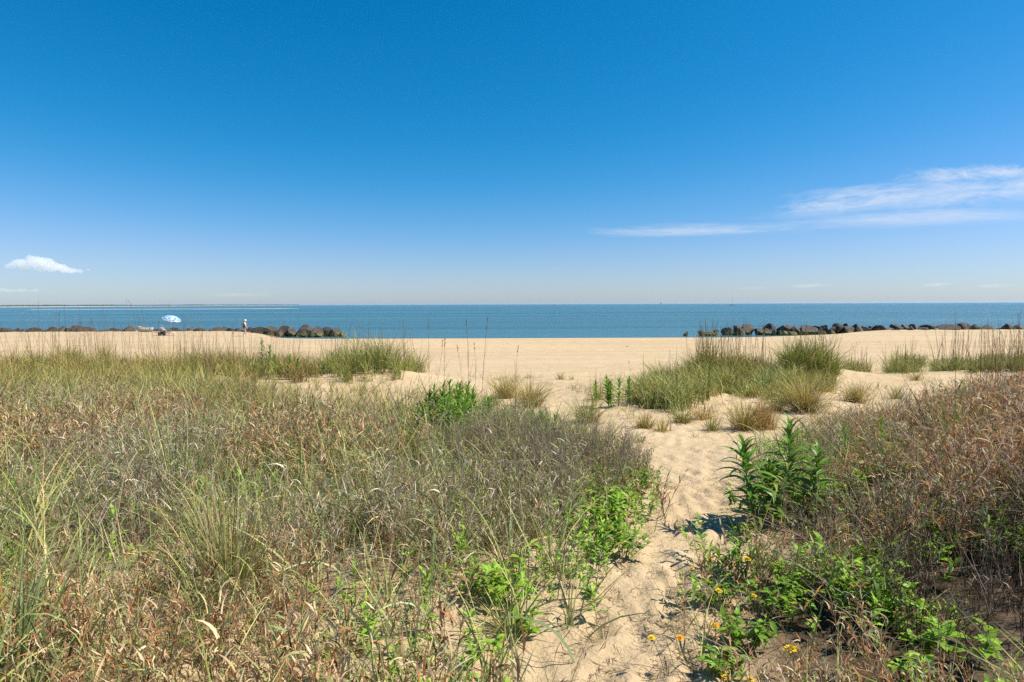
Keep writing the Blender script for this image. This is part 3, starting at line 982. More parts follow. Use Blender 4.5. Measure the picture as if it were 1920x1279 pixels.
def build_person():
    p = at(459, 630.6)
    t = empty('person', p, 'person in a white cap, olive brown top and tan shorts walking along the left breakwater', 'person')
    t.rotation_euler = (0, 0, math.radians(20))
    s = 1.0
    M_skin = simple('skin', (.56, .31, .22), .55, .06)
    M_top = simple('olive_brown_cloth', (.12, .088, .045), .9, .2, 12)
    M_shirt = simple('white_cloth_shirt', (.72, .66, .62), .85)
    M_short = simple('tan_cloth', (.36, .265, .195), .9)
    M_cap = simple('white_cap_cloth', (.8, .8, .8), .85)
    M_shoe = simple('pale_shoe', (.5, .45, .4), .7)
    M_eye = simple('dark_eye', (.02, .015, .012), .3)
    # walks towards +x; y to the sea. One continuous body: legs, trunk, arms, neck, head, hands and feet
    pts = [(0, 0, .93), (.01, 0, 1.10), (.02, 0, 1.28), (.03, 0, 1.42), (.05, 0, 1.50), (.075, 0, 1.575), (.085, 0, 1.66), (.085, 0, 1.71),
           (.0, .10, .90), (.10, .105, .51), (.12, .11, .10), (.15, .11, .04), (.25, .115, .03),        # far leg, forward
           (.0, -.10, .90), (.06, -.105, .50), (-.14, -.11, .11), (-.15, -.11, .05), (-.06, -.115, .025),  # near leg, back
           (.02, .17, 1.42), (-.08, .22, 1.14), (.02, .22, .92), (.05, .22, .85),
           (.02, -.17, 1.42), (.10, -.22, 1.15), (.25, -.20, .96), (.29, -.19, .90)]
    ed = [(0, 1), (1, 2), (2, 3), (3, 4), (4, 5), (5, 6), (6, 7), (0, 8), (8, 9), (9, 10), (10, 11), (11, 12), (0, 13), (13, 14), (14, 15), (15, 16), (16, 17),
          (3, 18), (18, 19), (19, 20), (20, 21), (3, 22), (22, 23), (23, 24), (24, 25)]
    ra = [.15, .14, .15, .13, .058, .088, .10, .06, .085, .058, .038, .045, .03, .085, .058, .038, .045, .03, .055, .042, .032, .038, .055, .042, .032, .038]
    skinned('body', pts, ed, ra, M_skin, t, 2)
    # fingers and thumb on both hands
    for hx, hy, hz in ((.055, .22, .83), (.30, -.19, .88)):
        fv, fe, fr = [(hx, hy, hz + .03)], [], [.022]
        for q, (dx, L) in enumerate(((-.03, .075), (-.01, .085), (.01, .082), (.03, .068))):
            b = len(fv); fv += [(hx + dx, hy, hz - .02), (hx + dx + .008, hy, hz - .02 - L * .6), (hx + dx + .0, hy, hz - .02 - L)]
            fe += [(0, b), (b, b + 1), (b + 1, b + 2)]; fr += [.0095, .0085, .007]
        b = len(fv); fv += [(hx + .04, hy, hz + .01), (hx + .058, hy, hz - .03)]; fe += [(0, b), (b, b + 1)]; fr += [.011, .009]
        skinned('hand', fv, fe, fr, M_skin, t, 1)
    skinned('nose', [(.175, 0, 1.635), (.205, 0, 1.605)], [(0, 1)], [.012, .018], M_skin, t, 1)
    for sy in (-.04, .04):
        solid('eye', rot(lathe([(.0, -.012), (.011, -.006), (.013, 0), (.011, .006), (0, .012)], 8), Matrix.Rotation(PI / 2, 3, 'Y'), (.172, sy, 1.645)), M_eye, t, True)
        skinned('ear', [(.08, sy * 2.55, 1.60), (.08, sy * 2.6, 1.66)], [(0, 1)], [.016, .02], M_skin, t, 1)
    solid('mouth', box(.168, .178, -.025, .025, 1.555, 1.563), simple('lip', (.4, .15, .12), .5), t)
    # clothes follow the body
    skinned('shirt', [(0, 0, .99), (.015, 0, 1.12), (.025, 0, 1.28), (.035, 0, 1.425), (.05, 0, 1.47), (.02, .172, 1.42), (-.05, .205, 1.25), (.02, -.172, 1.42), (.06, -.205, 1.27)],
            [(0, 1), (1, 2), (2, 3), (3, 4), (3, 5), (5, 6), (3, 7), (7, 8)], [.168, .162, .168, .145, .075, .068, .06, .068, .06], M_shirt, t, 2)
    V, Fq = lathe([(.17, .86), (.195, .90), (.19, 1.05), (.185, 1.2), (.185, 1.34), (.16, 1.44), (.10, 1.49)], 20)
    V[:, 1] *= 1.08
    ang = np.arctan2(V[:, 1], V[:, 0]); keep = ~((ang > -.75) & (ang < .75))
    fk = keep[Fq].all(1)
    o = solid('vest', (V + np.array((-.01, 0, 0)), Fq[fk]), M_top, t, True)             # open at the front, the pale shirt shows
    o.modifiers.new('thickness', 'SOLIDIFY').thickness = .015
    skinned('shorts', [(0, 0, .98), (0, 0, .90), (.02, .10, .80), (.085, .105, .52), (.02, -.10, .80), (.05, -.105, .52)],
            [(0, 1), (1, 2), (2, 3), (1, 4), (4, 5)], [.17, .165, .105, .092, .105, .092], M_short, t, 2)
    cap = solid('cap', lathe([(.118, 0), (.116, .035), (.10, .075), (.06, .105), (.0, .115)], 18), M_cap, t, True)
    cap.location = (.085, 0, 1.685)
    br = solid('brim', rot(lathe([(0, 0), (.10, 0), (.105, .006), (.1, .012), (0, .014)], 18), Matrix.Diagonal((1, .85, 1)), (.09, 0, .0)), M_cap, cap, True)
    for (a, b, c) in ((.18, .112, .03), (-.12, -.112, .03)):
        sh = solid('shoe', rot(lathe([(0, -.03), (.09, -.03), (.1, 0), (.085, .03), (.04, .05), (0, .052)], 14), Matrix.Diagonal((1.35, .5, 1)), (a, b, c)), M_shoe, t, True)


build_person()


def hull(length, beam, height, sheer=.15):
    s = np.linspace(-1, 1, 15)
    w = beam / 2 * (1 - np.abs(s) ** 2.6) ** .8 + .01
    deck = height * (1 + sheer * s * s)
    keel = -height * .5 * (1 - s ** 4)
    rows = [np.stack([s * length / 2, -w, deck], -1), np.stack([s * length / 2 * .97, -w * .85, deck * .2], -1), np.stack([s * length / 2 * .92, 0 * w, keel], -1),
            np.stack([s * length / 2 * .97, w * .85, deck * .2], -1), np.stack([s * length / 2, w, deck], -1)]
    V = np.concatenate(rows); n = len(s)
    i = np.arange(4)[:, None] * n + np.arange(n - 1)[None]
    Fq = np.stack([i, i + 1, i + n + 1, i + n], -1).reshape(-1, 4)
    i = np.arange(n - 1)
    return V, np.concatenate([Fq, np.stack([i, i + 4 * n, i + 4 * n + 1, i + 1], -1)])


def build_boats():
    M_hull = simple('dark_blue_hull', (.05, .07, .10), .4)
    M_cab = simple('white_paint', (.75, .75, .75), .4)
    M_mast = simple('grey_mast', (.28, .28, .27), .4)
    D = 1330; r = ray(1374, 570)
    t = empty('sailboat', (r[0] * D, D, 0), 'sailboat with bare mast and dark hull lying at the horizon above the right breakwater', 'sailboat')
    L = 11.5 / F * D
    solid('hull', hull(L, 3.6, 1.25), M_hull, t)
    solid('cabin', box(-2.4, 1.8, -1.1, 1.1, 1.2, 2.0), M_cab, t, bevel=.2)
    zt = CAMZ + ray(1373, 557.5)[2] * D
    solid('mast', rod((-.4, 0, 1.2), (-.4, 0, zt), .2, 6, .12), M_mast, t)
    solid('boom', join(rod((-.4, 0, 2.7), (4.4, 0, 2.9), .13), rod((-.4, 0, 3.0), (4.3, 0, 3.15), .2)), M_cab, t)
    solid('stay', join(rod((-.4, 0, zt - .3), (-L / 2, 0, 1.6), .035, 4), rod((-.4, 0, zt - .3), (L / 2, 0, 1.6), .035, 4)), M_mast, t)
    D = 4200; r = ray(1239, 570)
    t = empty('distant_sailboat', (r[0] * D, D, 0), 'tiny dark sail on the horizon left of the bare-masted sailboat', 'sailboat')
    M_sail = simple('dark_sail', (.06, .065, .08), .9)
    solid('hull', hull(9, 3, 1.2), M_hull, t)
    zt = CAMZ + ray(1239, 565.3)[2] * D
    sl = solid('sail', (np.array([(-.2, 0, 1.6), (4.2, 0, 1.9), (2.6, .3, zt * .6), (.4, 0, zt), (-3.2, 0, 1.5), (-.4, .1, zt * .9), (-1.6, .2, zt * .5)]),
                        np.array([(0, 1, 2, 3), (4, 0, 5, 6)])), M_sail, t)
    sl.modifiers.new('thickness', 'SOLIDIFY').thickness = .25
    solid('mast', rod((-.2, 0, 1), (.3, 0, zt + .4), .15), M_mast, t)
    # pale small boat drawn up by the rocks
    M_pale = simple('pale_boat_paint', (.46, .44, .40), .5)
    M_yel = simple('yellow_paint', (.62, .52, .16), .5)
    D = 77.6; r = ray(272, 619)
    p = np.array((r[0] * D, D, float(gh(r[0] * D, D))))
    t = empty('small_boat', p, 'small pale boat with a yellowish end drawn up among the stones left of the umbrella', 'boat')
    t.rotation_euler = (0, math.radians(2), math.radians(4))
    v = hull(2.0, .62, .34, .3)
    v[0][:, 2] += .14
    solid('hull', v, M_pale, t)
    solid('rail', join(*[rod(a, b, .025, 5) for a, b in (((-.8, -.24, .56), (.8, -.24, .56)), ((-.8, .24, .56), (.8, .24, .56)))]), M_pale, t)
    solid('end_deck', rot(hull(.5, .34, .1), Matrix.Identity(3), (-.72, 0, .56)), M_yel, t)
    # white water tower and houses on the far shore
    D = 3900; r = ray(271.5, 570)
    t = empty('water_tower', (r[0] * D, D + 140, 1.5), 'tiny white water tower above the woods of the far shore', 'water tower')
    solid('tank', rot(lathe([(0, -2.2), (3.4, -2.0), (4.8, -.4), (4.8, .6), (3.2, 2.0), (0, 2.6)], 14), Matrix.Identity(3), (0, 0, 15.2)), M_cab, t, True)
    solid('column', rod((0, 0, 0), (0, 0, 13.4), 1.1, 8), M_cab, t)
    # bird
    M_bird = simple('white_feathers', (.75, .75, .75), .8)
    D = 130; r = ray(758, 433)
    t = empty('gull', (r[0] * D, D, CAMZ + r[2] * D), 'tiny white bird gliding in the blue sky left of centre', 'bird')
    solid('body', rot(lathe([(0, -.24), (.05, -.18), (.085, -.02), (.07, .1), (.045, .17), (.05, .21), (.02, .26), (0, .28)], 10), Matrix.Rotation(PI / 2, 3, 'Y') @ Matrix.Rotation(.4, 3, 'X')), M_bird, t, True)
    for sgn in (-1, 1):
        V = np.array([(-.08, 0, .02), (.12, 0, .02), (.06, .28 * sgn, .07), (-.10, .28 * sgn, .06), (-.02, .58 * sgn, .0), (-.12, .56 * sgn, .0)], float)
        V[:, 0] += .25 * np.abs(V[:, 1]) * -.3
        w = solid('wing', (V, np.array([(0, 1, 2, 3), (3, 2, 4, 5)])), M_bird, t)
        w.modifiers.new('thickness', 'SOLIDIFY').thickness = .012
    V = np.array([(-.22, -.03, 0), (-.22, .03, 0), (-.38, .07, 0), (-.38, -.07, 0)], float)
    solid('tail', (V, np.array([(0, 1, 2, 3)])), M_bird, t).modifiers.new('thickness', 'SOLIDIFY').thickness = .01
    # shoal showing as a pale line far out on the left
    V, Fq = [], []
    x0, x1 = ray(60, 580)[0], ray(560, 579)[0]
    n = 60
    xs = np.linspace(x0, x1, n) * 700
    wv = 1 + .5 * np.sin(np.arange(n) * .5) + np.random.default_rng(2).normal(0, .2, n)
    prof_ = [(-34, -.1), (-20, .16), (20, .16), (34, -.1)]
    V = np.concatenate([np.stack([xs, 700 + d * np.clip(wv, .3, 2) * np.minimum(1, np.minimum(np.arange(n), n - 1 - np.arange(n)) / 6 + .05), z + 0 * xs], -1) for d, z in prof_])
    i = np.arange(3)[:, None] * n + np.arange(n - 1)[None]
    solid_ = link('sand_bar', make_mesh('sand_bar', V, np.stack([i, i + 1, i + n + 1, i + n], -1).reshape(-1, 4), simple('wet_pale_sand', (.42, .43, .42), .6), smooth=True))
    props(solid_, 'pale thin sand bar far out on the left', kind='structure')


build_boats()

# weed clumps and driftwood bits lying on the open beach
M_weed = simple('dried_weed', (.06, .045, .03), .9)
for k, (px, py, w, lab) in enumerate(((951, 646, .35, 'dark clump of dried weed on the open beach below the middle of the sea'),
                                      (1076, 643, .28, 'small dark clump of dried weed near the water, right of the middle'),
                                      (1176, 651, .22, 'tiny dark scrap of weed on the beach left of the right grass patch'),
                                      (1582, 643, .45, 'flat strand of weed on the sand between the two right grass patches'),
                                      (1650, 643.5, .5, 'longer strand of weed on the sand below the right breakwater'),
                                      (587, 633.5, .3, 'dark scrap of weed on the sand near the left breakwater tip'))):
    p = at(px, py)
    o = link('weed_clump', ROCKS[(k * 3 + 2) % 14].copy())
    o.data.materials.clear(); o.data.materials.append(M_weed)
    o.location = p + np.array((0, 0, .03)); o.scale = (w / 2, w * .4, .07); o.rotation_euler = (0, 0, k)
    props(o, lab, 'seaweed', 'weed scraps on the open beach')

# ------------------------------------------------------------------ vegetation
SPOTS = []
for px_, py_, r_ in ((1405, 1010, .34), (1482, 995, .34), (1340, 1000, .3), (1400, 1012, .2), (1188, 925, .28), (1140, 985, .30), (1105, 955, .2), (1160, 965, .2), (1125, 1035, .22), (1165, 1045, .22), (1085, 1005, .2), (960, 1140, .26), (905, 1120, .16), (985, 1190, .16),
                     (425, 1235, .12), (1515, 970, .16), (1560, 955, .14), (1640, 985, .24), (1625, 945, .2), (1470, 1110, .16), (1430, 1150, .16), (1490, 1170, .18), (1345, 1140, .16),
                     (1400, 1215, .13), (1350, 1268, .11), (1620, 1190, .15), (1770, 1195, .2), (1715, 1225, .2), (1790, 1262, .2), (1830, 1250, .16), (1700, 1276, .16), (1484, 1250, .17), (1350, 1090, .12), (1420, 1110, .13), (1350, 1125, .10), (1365, 1150, .12), (1360, 1215, .12), (1300, 1240, .12), (1440, 1140, .10),
                     (1800, 1130, .36), (1890, 1110, .40), (1870, 1190, .36), (1745, 1130, .2), (800, 812, .2), (850, 815, .25), (900, 812, .2), (840, 840, .2)):
    q_ = at(px_, py_); SPOTS.append((q_[0], q_[1], r_))


def clear_of(x, y, keep=.12):
    ok = np.ones(len(x), bool)
    for sx, sy, sr in SPOTS:
        d = np.hypot(x - sx, (y - sy + .2) * .62) / sr
        ok &= (d > 1) | (RNG.random(len(x)) < keep)
    return ok


def veg_points(n, side, y0, y1, margin=0.0, over=.2, dens=None):
    """n points on the vegetated dune left or right of the path, denser near the viewer"""
    out = []
    got = 0
    while got < n:
        m = n * 3
        y = y0 + (y1 - y0) * RNG.random(m) ** 1.0
        half = .86 * y + 1.4
        if side < 0:
            x = RNG.uniform(-1, 1, m) * half; ok = x < path_l(y) - margin + RNG.normal(0, over, m) * .5
        else:
            x = RNG.uniform(0, 1, m) * half; ok = x > path_r(y) + margin + RNG.normal(0, over, m) * .5
        ok &= RNG.random(m) < half / (.86 * y1 + 1.4)
        if dens is not None:
            ok &= RNG.random(m) < dens(x, y)
        ok &= clear_of(x, y)
        p = np.stack([x, y], -1)[ok]
        out.append(p); got += len(p)
    p = np.concatenate(out)[:n]
    return np.column_stack([p, gh(p[:, 0], p[:, 1])])


def dry_plants(acc, P, h, leaves, leaf_len=(.05, .13), leaf_w=(.0045, .0105), lean=.2, pal=DRY, k=4, green=0.0):
    """dead stems hung all round with long curled dry leaves"""
    n = len(P)
    az = U(n, 0, 2 * PI)
    Cn = strand(P, az, np.abs(RNG.normal(0, lean, n)), RNG.normal(.15, .3, n), h, 4, U(n, -.8, .8))
    blades(acc, Cn, U(n, .0028, .0055), pick(n, [(2, (.34, .18, .10)), (1, (.5, .36, .24)), (2, (.2, .105, .06))]), None, 'twig', U(n, 0, 3))
    m = int(n * leaves)
    i = RNG.integers(0, n, m)
    f = U(m, .08, 1.0) ** .8
    B = along(Cn, i, f)
    L = U(m, *leaf_len) * (1.1 - .3 * f)
    curl = np.where(RNG.random(m) < .7, RNG.normal(1.35, .6, m), RNG.normal(.35, .4, m))
    C2 = strand(B, U(m, 0, 2 * PI), np.abs(RNG.normal(.35, .3, m)), curl, L, k, RNG.normal(0, .8, m))
    c = pick(m, pal, .22)
    if green:
        g = RNG.random(m) < green
        c[g] = pick(g.sum(), GREYGRASS)
    blades(acc, C2, U(m, *leaf_w), c, c * .95, 'blade', U(m, -1.2, 1.2), RNG.normal(0, 1.2, m))


def twig_shrubs(acc, P, h, stems=5, pal=TWIG, leafy=.4):
    """many-branched fine grey twigs"""
    n = len(P) * stems
    P0 = np.repeat(P, stems, 0) + np.column_stack([RNG.normal(0, .03, (n, 2)), np.zeros(n)])
    H = np.repeat(h, stems) * U(n, .7, 1.1)
    c0 = strand(P0, U(n, 0, 2 * PI), np.abs(RNG.normal(.25, .2, n)), RNG.normal(0, .3, n), H, 4, U(n, -.6, .6))
    tubes(acc, c0, U(n, .0016, .0030), pick(n, pal), .6)
    m = n * 5
    i = RNG.integers(0, n, m); f = U(m, .3, .98)
    c1 = strand(along(c0, i, f), U(m, 0, 2 * PI), U(m, .3, .8), RNG.normal(-.35, .3, m), H[i] * U(m, .2, .45), 3, U(m, -.6, .6))
    blades(acc, c1, U(m, .002, .0035), pick(m, pal), None, 'twig', U(m, 0, 3))
    q = m * 2
    i2 = RNG.integers(0, m, q)
    c2 = strand(along(c1, i2, U(q, .3, 1)), U(q, 0, 2 * PI), U(q, .2, .9), RNG.normal(-.2, .4, q), U(q, .03, .10), 2, U(q, -.5, .5))
    blades(acc, c2, U(q, .0016, .003), pick(q, pal), None, 'twig', U(q, 0, 3))
    r = int(q * leafy)
    if r:
        i3 = RNG.integers(0, q, r)
        c3 = strand(along(c2, i3, U(r, .2, 1)), U(r, 0, 2 * PI), U(r, .3, 1.5), RNG.normal(.8, .6, r), U(r, .02, .045), 2)
        blades(acc, c3, U(r, .003, .006), pick(r, [(2, (.30, .23, .17)), (1, (.20, .21, .11)), (1, (.42, .34, .27))]), None, 'leaf', U(r, 0, 3))


def grass(acc, P, h, w, pal, lean=.35, bend=.8, k=4, tip=None, side=.5):
    n = len(P)
    Cn = strand(P, U(n, 0, 2 * PI), np.abs(RNG.normal(0, lean, n)), np.abs(RNG.normal(bend, .45, n)), h, k, RNG.normal(0, side, n))
    c = pick(n, pal)
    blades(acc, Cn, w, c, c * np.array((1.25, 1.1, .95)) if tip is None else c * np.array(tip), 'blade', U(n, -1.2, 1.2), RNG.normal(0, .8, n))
    return Cn


def tuft(acc, p, n, h, spread, w, pal, lean=.42, bend=.65, dead=.34, base=.06):
    """one bunch of grass: blades fanning out from a small base, dead ones hanging round its foot"""
    a = U(n, 0, 2 * PI); r = np.abs(RNG.normal(0, base, n))
    P = np.column_stack([p[0] + r * np.cos(a), p[1] + r * np.sin(a), 0 * r])
    P[:, 2] = gh(P[:, 0], P[:, 1]) - .01
    th = np.abs(RNG.normal(lean * .55, lean * .55, n))
    Cn = strand(P, a + RNG.normal(0, .5, n), th * spread, np.abs(RNG.normal(bend, .5, n)) * spread, h * U(n, .45, 1.1), 4, RNG.normal(0, .6, n))
    c = pick(n, pal)
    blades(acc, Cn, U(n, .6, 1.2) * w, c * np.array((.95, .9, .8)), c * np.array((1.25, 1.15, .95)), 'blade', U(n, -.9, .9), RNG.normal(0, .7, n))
    m = int(n * dead)
    if m:
        a = U(m, 0, 2 * PI)
        P = np.column_stack([p[0] + base * np.cos(a), p[1] + base * np.sin(a), 0 * a]); P[:, 2] = gh(P[:, 0], P[:, 1])
        Cn = strand(P, a, U(m, .5, 1.1), U(m, .6, 1.2), h * U(m, .3, .7), 4, RNG.normal(0, .6, m))
        blades(acc, Cn, U(m, .5, 1.0) * w, pick(m, TANGRASS), None, 'blade', U(m, -1, 1))


def seed_stalks(acc, P, h, pal=STALK, r=(.0022, .004), lean=.10, head=True, side_twigs=5):
    """tall dead flowering stems with a thin ragged head"""
    n = len(P)
    Cn = strand(P, U(n, 0, 2 * PI), np.abs(RNG.normal(0, lean, n)), RNG.normal(.06, .16, n), h, 5)
    c = pick(n, pal)
    tubes(acc, Cn, U(n, *r), c, .6)
    if head:
        m = n * side_twigs
        i = RNG.integers(0, n, m); f = U(m, .72, 1.0)
        C2 = strand(along(Cn, i, f), U(m, 0, 2 * PI), U(m, .15, .5), RNG.normal(.3, .3, m), h[i] * U(m, .03, .09), 2)
        blades(acc, C2, U(m, .003, .006), pick(m, pal), None, 'leaf', U(m, 0, 3))
        q = n * 2
        i = RNG.integers(0, n, q)
        C3 = strand(along(Cn, i, U(q, .15, .7)), U(q, 0, 2 * PI), U(q, .3, .9), U(q, .4, 1.6), U(q, .12, .30), 3)
        blades(acc, C3, U(q, .004, .008), pick(q, pal + GREYGRASS[:1]), None, 'blade', U(q, -1, 1))


def density(s, lo=.15, scale=.9):
    return lambda x, y: np.clip(lo + 1.9 * (fbm(x * scale, y * scale, s, 3) - .33), .02, 1)


def plant_variants(n, name, h0, h1, leaves, pal, **kw):
    """a set of single dead plants, kept out of the scene, for the mass of scrub to draw on"""
    col = bpy.data.collections.new(name)
    for k in range(n):
        acc = Acc()
        dry_plants(acc, RNG.normal(0, .012, (2, 3)) * np.array((1, 1, 0)), U(2, h0, h1), leaves, pal=pal, **kw)
        V, Fq, C = np.concatenate(acc.V), np.concatenate(acc.F), np.concatenate(acc.C)
        col.objects.link(bpy.data.objects.new('dry_stem', make_mesh('dry_stem', V, Fq, M_dry, C)))
    return col


def bunch_variants(n, name, h, w, pal, k0=7, k1=15, lean=.34, bend=.75):
    col = bpy.data.collections.new(name)
    for k in range(n):
        acc = Acc(); m = int(RNG.integers(k0, k1))
        P = np.column_stack([RNG.normal(0, .02, (m, 2)), np.zeros(m)])
        grass(acc, P, U(m, h[0], h[1]) * RNG.uniform(.8, 1.1), U(m, *w), pal, lean, bend, 5, side=.35)
        col.objects.link(bpy.data.objects.new('grass_bunch', make_mesh('grass_bunch', np.concatenate(acc.V), np.concatenate(acc.F), M_grass, np.concatenate(acc.C))))
    return col


def mass_of(name, P, variants, s0, s1, label):
    """one uncountable mass: a plant on each point, turned, leaned and scaled its own way"""
    me = bpy.data.meshes.new(name)
    n = len(P)
    me.vertices.add(n); me.vertices.foreach_set('co', np.asarray(P, np.float32).ravel())
    rot_ = np.column_stack([RNG.normal(0, .16, n), RNG.normal(0, .16, n), U(n, 0, 2 * PI)]).astype(np.float32)
    me.attributes.new('turn', 'FLOAT_VECTOR', 'POINT').data.foreach_set('vector', rot_.ravel())
    me.attributes.new('size', 'FLOAT', 'POINT').data.foreach_set('value', np.broadcast_to(np.asarray(U(n, 1, 1) * RNG.uniform(s0, s1, n)), n).astype(np.float32))
    me.attributes.new('pick', 'INT', 'POINT').data.foreach_set('value', RNG.integers(0, len(variants.objects), n).astype(np.int32))
    o = link(name, me)
    ng = bpy.data.node_groups.new(name, 'GeometryNodeTree')
    ng.interface.new_socket('Geometry', in_out='INPUT', socket_type='NodeSocketGeometry')
    ng.interface.new_socket('Geometry', in_out='OUTPUT', socket_type='NodeSocketGeometry')
    N, L = ng.nodes, ng.links
    gi, go = N.new('NodeGroupInput'), N.new('NodeGroupOutput')
    ci = N.new('GeometryNodeCollectionInfo'); ci.inputs['Collection'].default_value = variants
    ci.inputs['Separate Children'].default_value = True; ci.inputs['Reset Children'].default_value = True
    ip = N.new('GeometryNodeInstanceOnPoints'); ip.inputs['Pick Instance'].default_value = True

    def attr(nm, ty):
        q = N.new('GeometryNodeInputNamedAttribute'); q.data_type = ty; q.inputs['Name'].default_value = nm
        return q.outputs['Attribute']
    e2r = N.new('FunctionNodeEulerToRotation')
    L.new(attr('turn', 'FLOAT_VECTOR'), e2r.inputs[0]); L.new(e2r.outputs[0], ip.inputs['Rotation'])
    L.new(attr('size', 'FLOAT'), ip.inputs['Scale']); L.new(attr('pick', 'INT'), ip.inputs['Instance Index'])
    L.new(gi.outputs[0], ip.inputs['Points']); L.new(ci.outputs[0], ip.inputs['Instance']); L.new(ip.outputs[0], go.inputs[0])
    o.modifiers.new('plants', 'NODES').node_group = ng
    return props(o, label, kind='stuff')


# --- left dune: dry scrub, grey-green grass, litter ----------------------------------------
V_LEFT = plant_variants(60, 'left_scrub_plants', .22, .56, 14, DRY, leaf_w=(.0035, .0095), lean=.24, green=.14)
P = veg_points(8200, -1, 1.4, 12.0, .0, dens=lambda x, y: np.clip(4.2 * fbm(x * 1.15, y * 1.15, 21, 3) - 1.45, .06, 1) * (.8 + .2 * sstep(2.6, 3.8, y - .2 * x)) * (1 - .6 * sstep(8.2, 11.2, y)) * (1 - .85 * sstep(-1.0, -.3, x) * sstep(4.6, 5.4, y)))
tall = (.5 + .75 * fbm(P[:, 0] * .7, P[:, 1] * .7, 33, 2)) * (1 - .25 * sstep(6, 10, P[:, 1])) * (1 - .35 * sstep(-5, -3, P[:, 0]) * sstep(6, 8, P[:, 1]))
GREYDRY = [(3, (.40, .335, .235)), (2.5, (.55, .475, .345)), (2, (.27, .205, .14)), (1.2, (.70, .61, .47)), (1, (.36, .37, .19))]
V_GREY = plant_variants(40, 'left_grey_plants', .25, .56, 11, GREYDRY, leaf_w=(.0025, .0065), lean=.28, green=.22)
kind_ = fbm(P[:, 0] * .62 + 3, P[:, 1] * .62, 58, 3) + RNG.normal(0, .05, len(P)) > .56
mass_of('dry_scrub', P[~kind_], V_LEFT, .7 * tall[~kind_], 1.25 * tall[~kind_], 'tangle of dead brown stems with curled dry leaves covering the dune left of the path')
mass_of('dry_scrub', P[kind_], V_GREY, .7 * tall[kind_], 1.3 * tall[kind_], 'patches of grey straw-coloured dead stems with narrow leaves on the dune left of the path')

V_BUNCH = bunch_variants(30, 'grass_bunches', (.25, .62), (.004, .0105), GREYGRASS + [(2.4, (.31, .38, .10)), (1.0, (.52, .44, .26))])
P = veg_points(2200, -1, 1.4, 11.4, .13, dens=lambda x, y: (1 - .9 * sstep(-5, -3, x) * sstep(7, 8.5, y)) * np.clip(3.0 * fbm(x * .8, y * .8, 47, 3) - .9, .08, 1))
mass_of('dune_grass', P, V_BUNCH, .7, 1.25, 'bunches of grey-green grass growing all through the scrub left of the path')
V_OLIVE = bunch_variants(30, 'olive_grass_bunches', (.35, .85), (.006, .014), OLIVEGRASS + GREENGRASS + DARKGRASS + STALK, 9, 18, .3, .7)
P = veg_points(1800, -1, 7.0, 17.0, .4, dens=lambda x, y: sstep(7.0, 12.5, y) * (1 - .95 * sstep(-8, -6, x) * sstep(0, .9, y - 8.9 - 2.6 * sstep(-2.8, -5.8, x))) * np.clip(3.0 * fbm(x * .5, y * .5, 49, 3) - .8, .1, 1))
mass_of('dune_grass', P, V_OLIVE, .6, 1.15, 'olive grass closing over the far side of the left dune, before the beach grass')
a = Acc()
P = veg_points(3600, -1, 1.4, 11.6, .06, dens=lambda x, y: density(44, .3, .7)(x, y) * (1 - .8 * sstep(-5, -3, x) * sstep(7.5, 9, y)))
grass(a, P, U(len(P), .25, .66), U(len(P), .005, .0115), GREYGRASS, .38, .8)
P = veg_points(420, -1, 1.4, 8, .0)
grass(a, P, U(len(P), .3, .6), U(len(P), .011, .018), [(2, (.34, .44, .25)), (1, (.42, .50, .30))], .5, 1.5, 6)
P = veg_points(2000, -1, 7.5, 17.5, .4, dens=lambda x, y: sstep(7.5, 13, y) * (1 - .95 * sstep(-8, -6, x) * sstep(0, .9, y - 8.9 - 2.6 * sstep(-2.8, -5.8, x))) * density(45, .4, .5)(x, y))
grass(a, P, U(len(P), .35, .85), U(len(P), .008, .017), OLIVEGRASS + GREENGRASS + GREYGRASS, .3, .7)
P = veg_points(5000, -1, 1.4, 12.3, .0)
grass(a, P, U(len(P), .14, .55), U(len(P), .003, .007), [(2, (.55, .43, .26)), (1.4, (.68, .57, .40)), (1, (.36, .38, .17)), (1, (.33, .19, .10))], .45, .5, 3)
props(a.obj('dune_grass', M_grass), 'long grey-green grass blades scattered through the dry scrub left of the path', kind='stuff')

a = Acc()
for side, n in ((-1, 9000), (1, 5200)):
    P = veg_points(n, side, 1.5, 9.5, -.06, .35)
    P[:, 2] += U(n, .004, .03)
    Cn = strand(P, U(n, 0, 2 * PI), U(n, 1.25, 1.75), RNG.normal(0, .35, n), U(n, .04, .16), 3, RNG.normal(0, 1.0, n))
    c = pick(n, [(3, (.36, .25, .16)), (2, (.24, .15, .095)), (2, (.50, .39, .28)), (1, (.15, .095, .06))])
    blades(a, Cn, U(n, .002, .007), c, None, 'leaf', U(n, -1, 1), RNG.normal(0, 1, n))
# scattered straws on the open sand of the path and between the tufts
n = 5200
y = 2.3 * (16 / 2.3) ** RNG.random(n)
edge = RNG.random(n) < .7
x = np.where(RNG.random(n) < .5, path_l(y) + np.abs(RNG.normal(0, .16, n)), path_r(y) - np.abs(RNG.normal(0, .2, n)))
x = np.where(edge, x, RNG.uniform(path_l(y), np.minimum(path_r(y), 5)))
P = np.column_stack([x, y, gh(x, y) + .004])
Cn = strand(P, U(n, 0, 2 * PI), U(n, 1.4, 1.62), RNG.normal(0, .2, n), U(n, .02, .10) * U(n, .5, 1.2), 2, RNG.normal(0, .8, n))
blades(a, Cn, U(n, .002, .005), pick(n, [(2, (.15, .10, .06)), (1, (.28, .2, .12))]), None, 'leaf')
props(a.obj('plant_litter', M_dry), 'dead leaves and straws lying on the sand under and beside the scrub', kind='stuff')

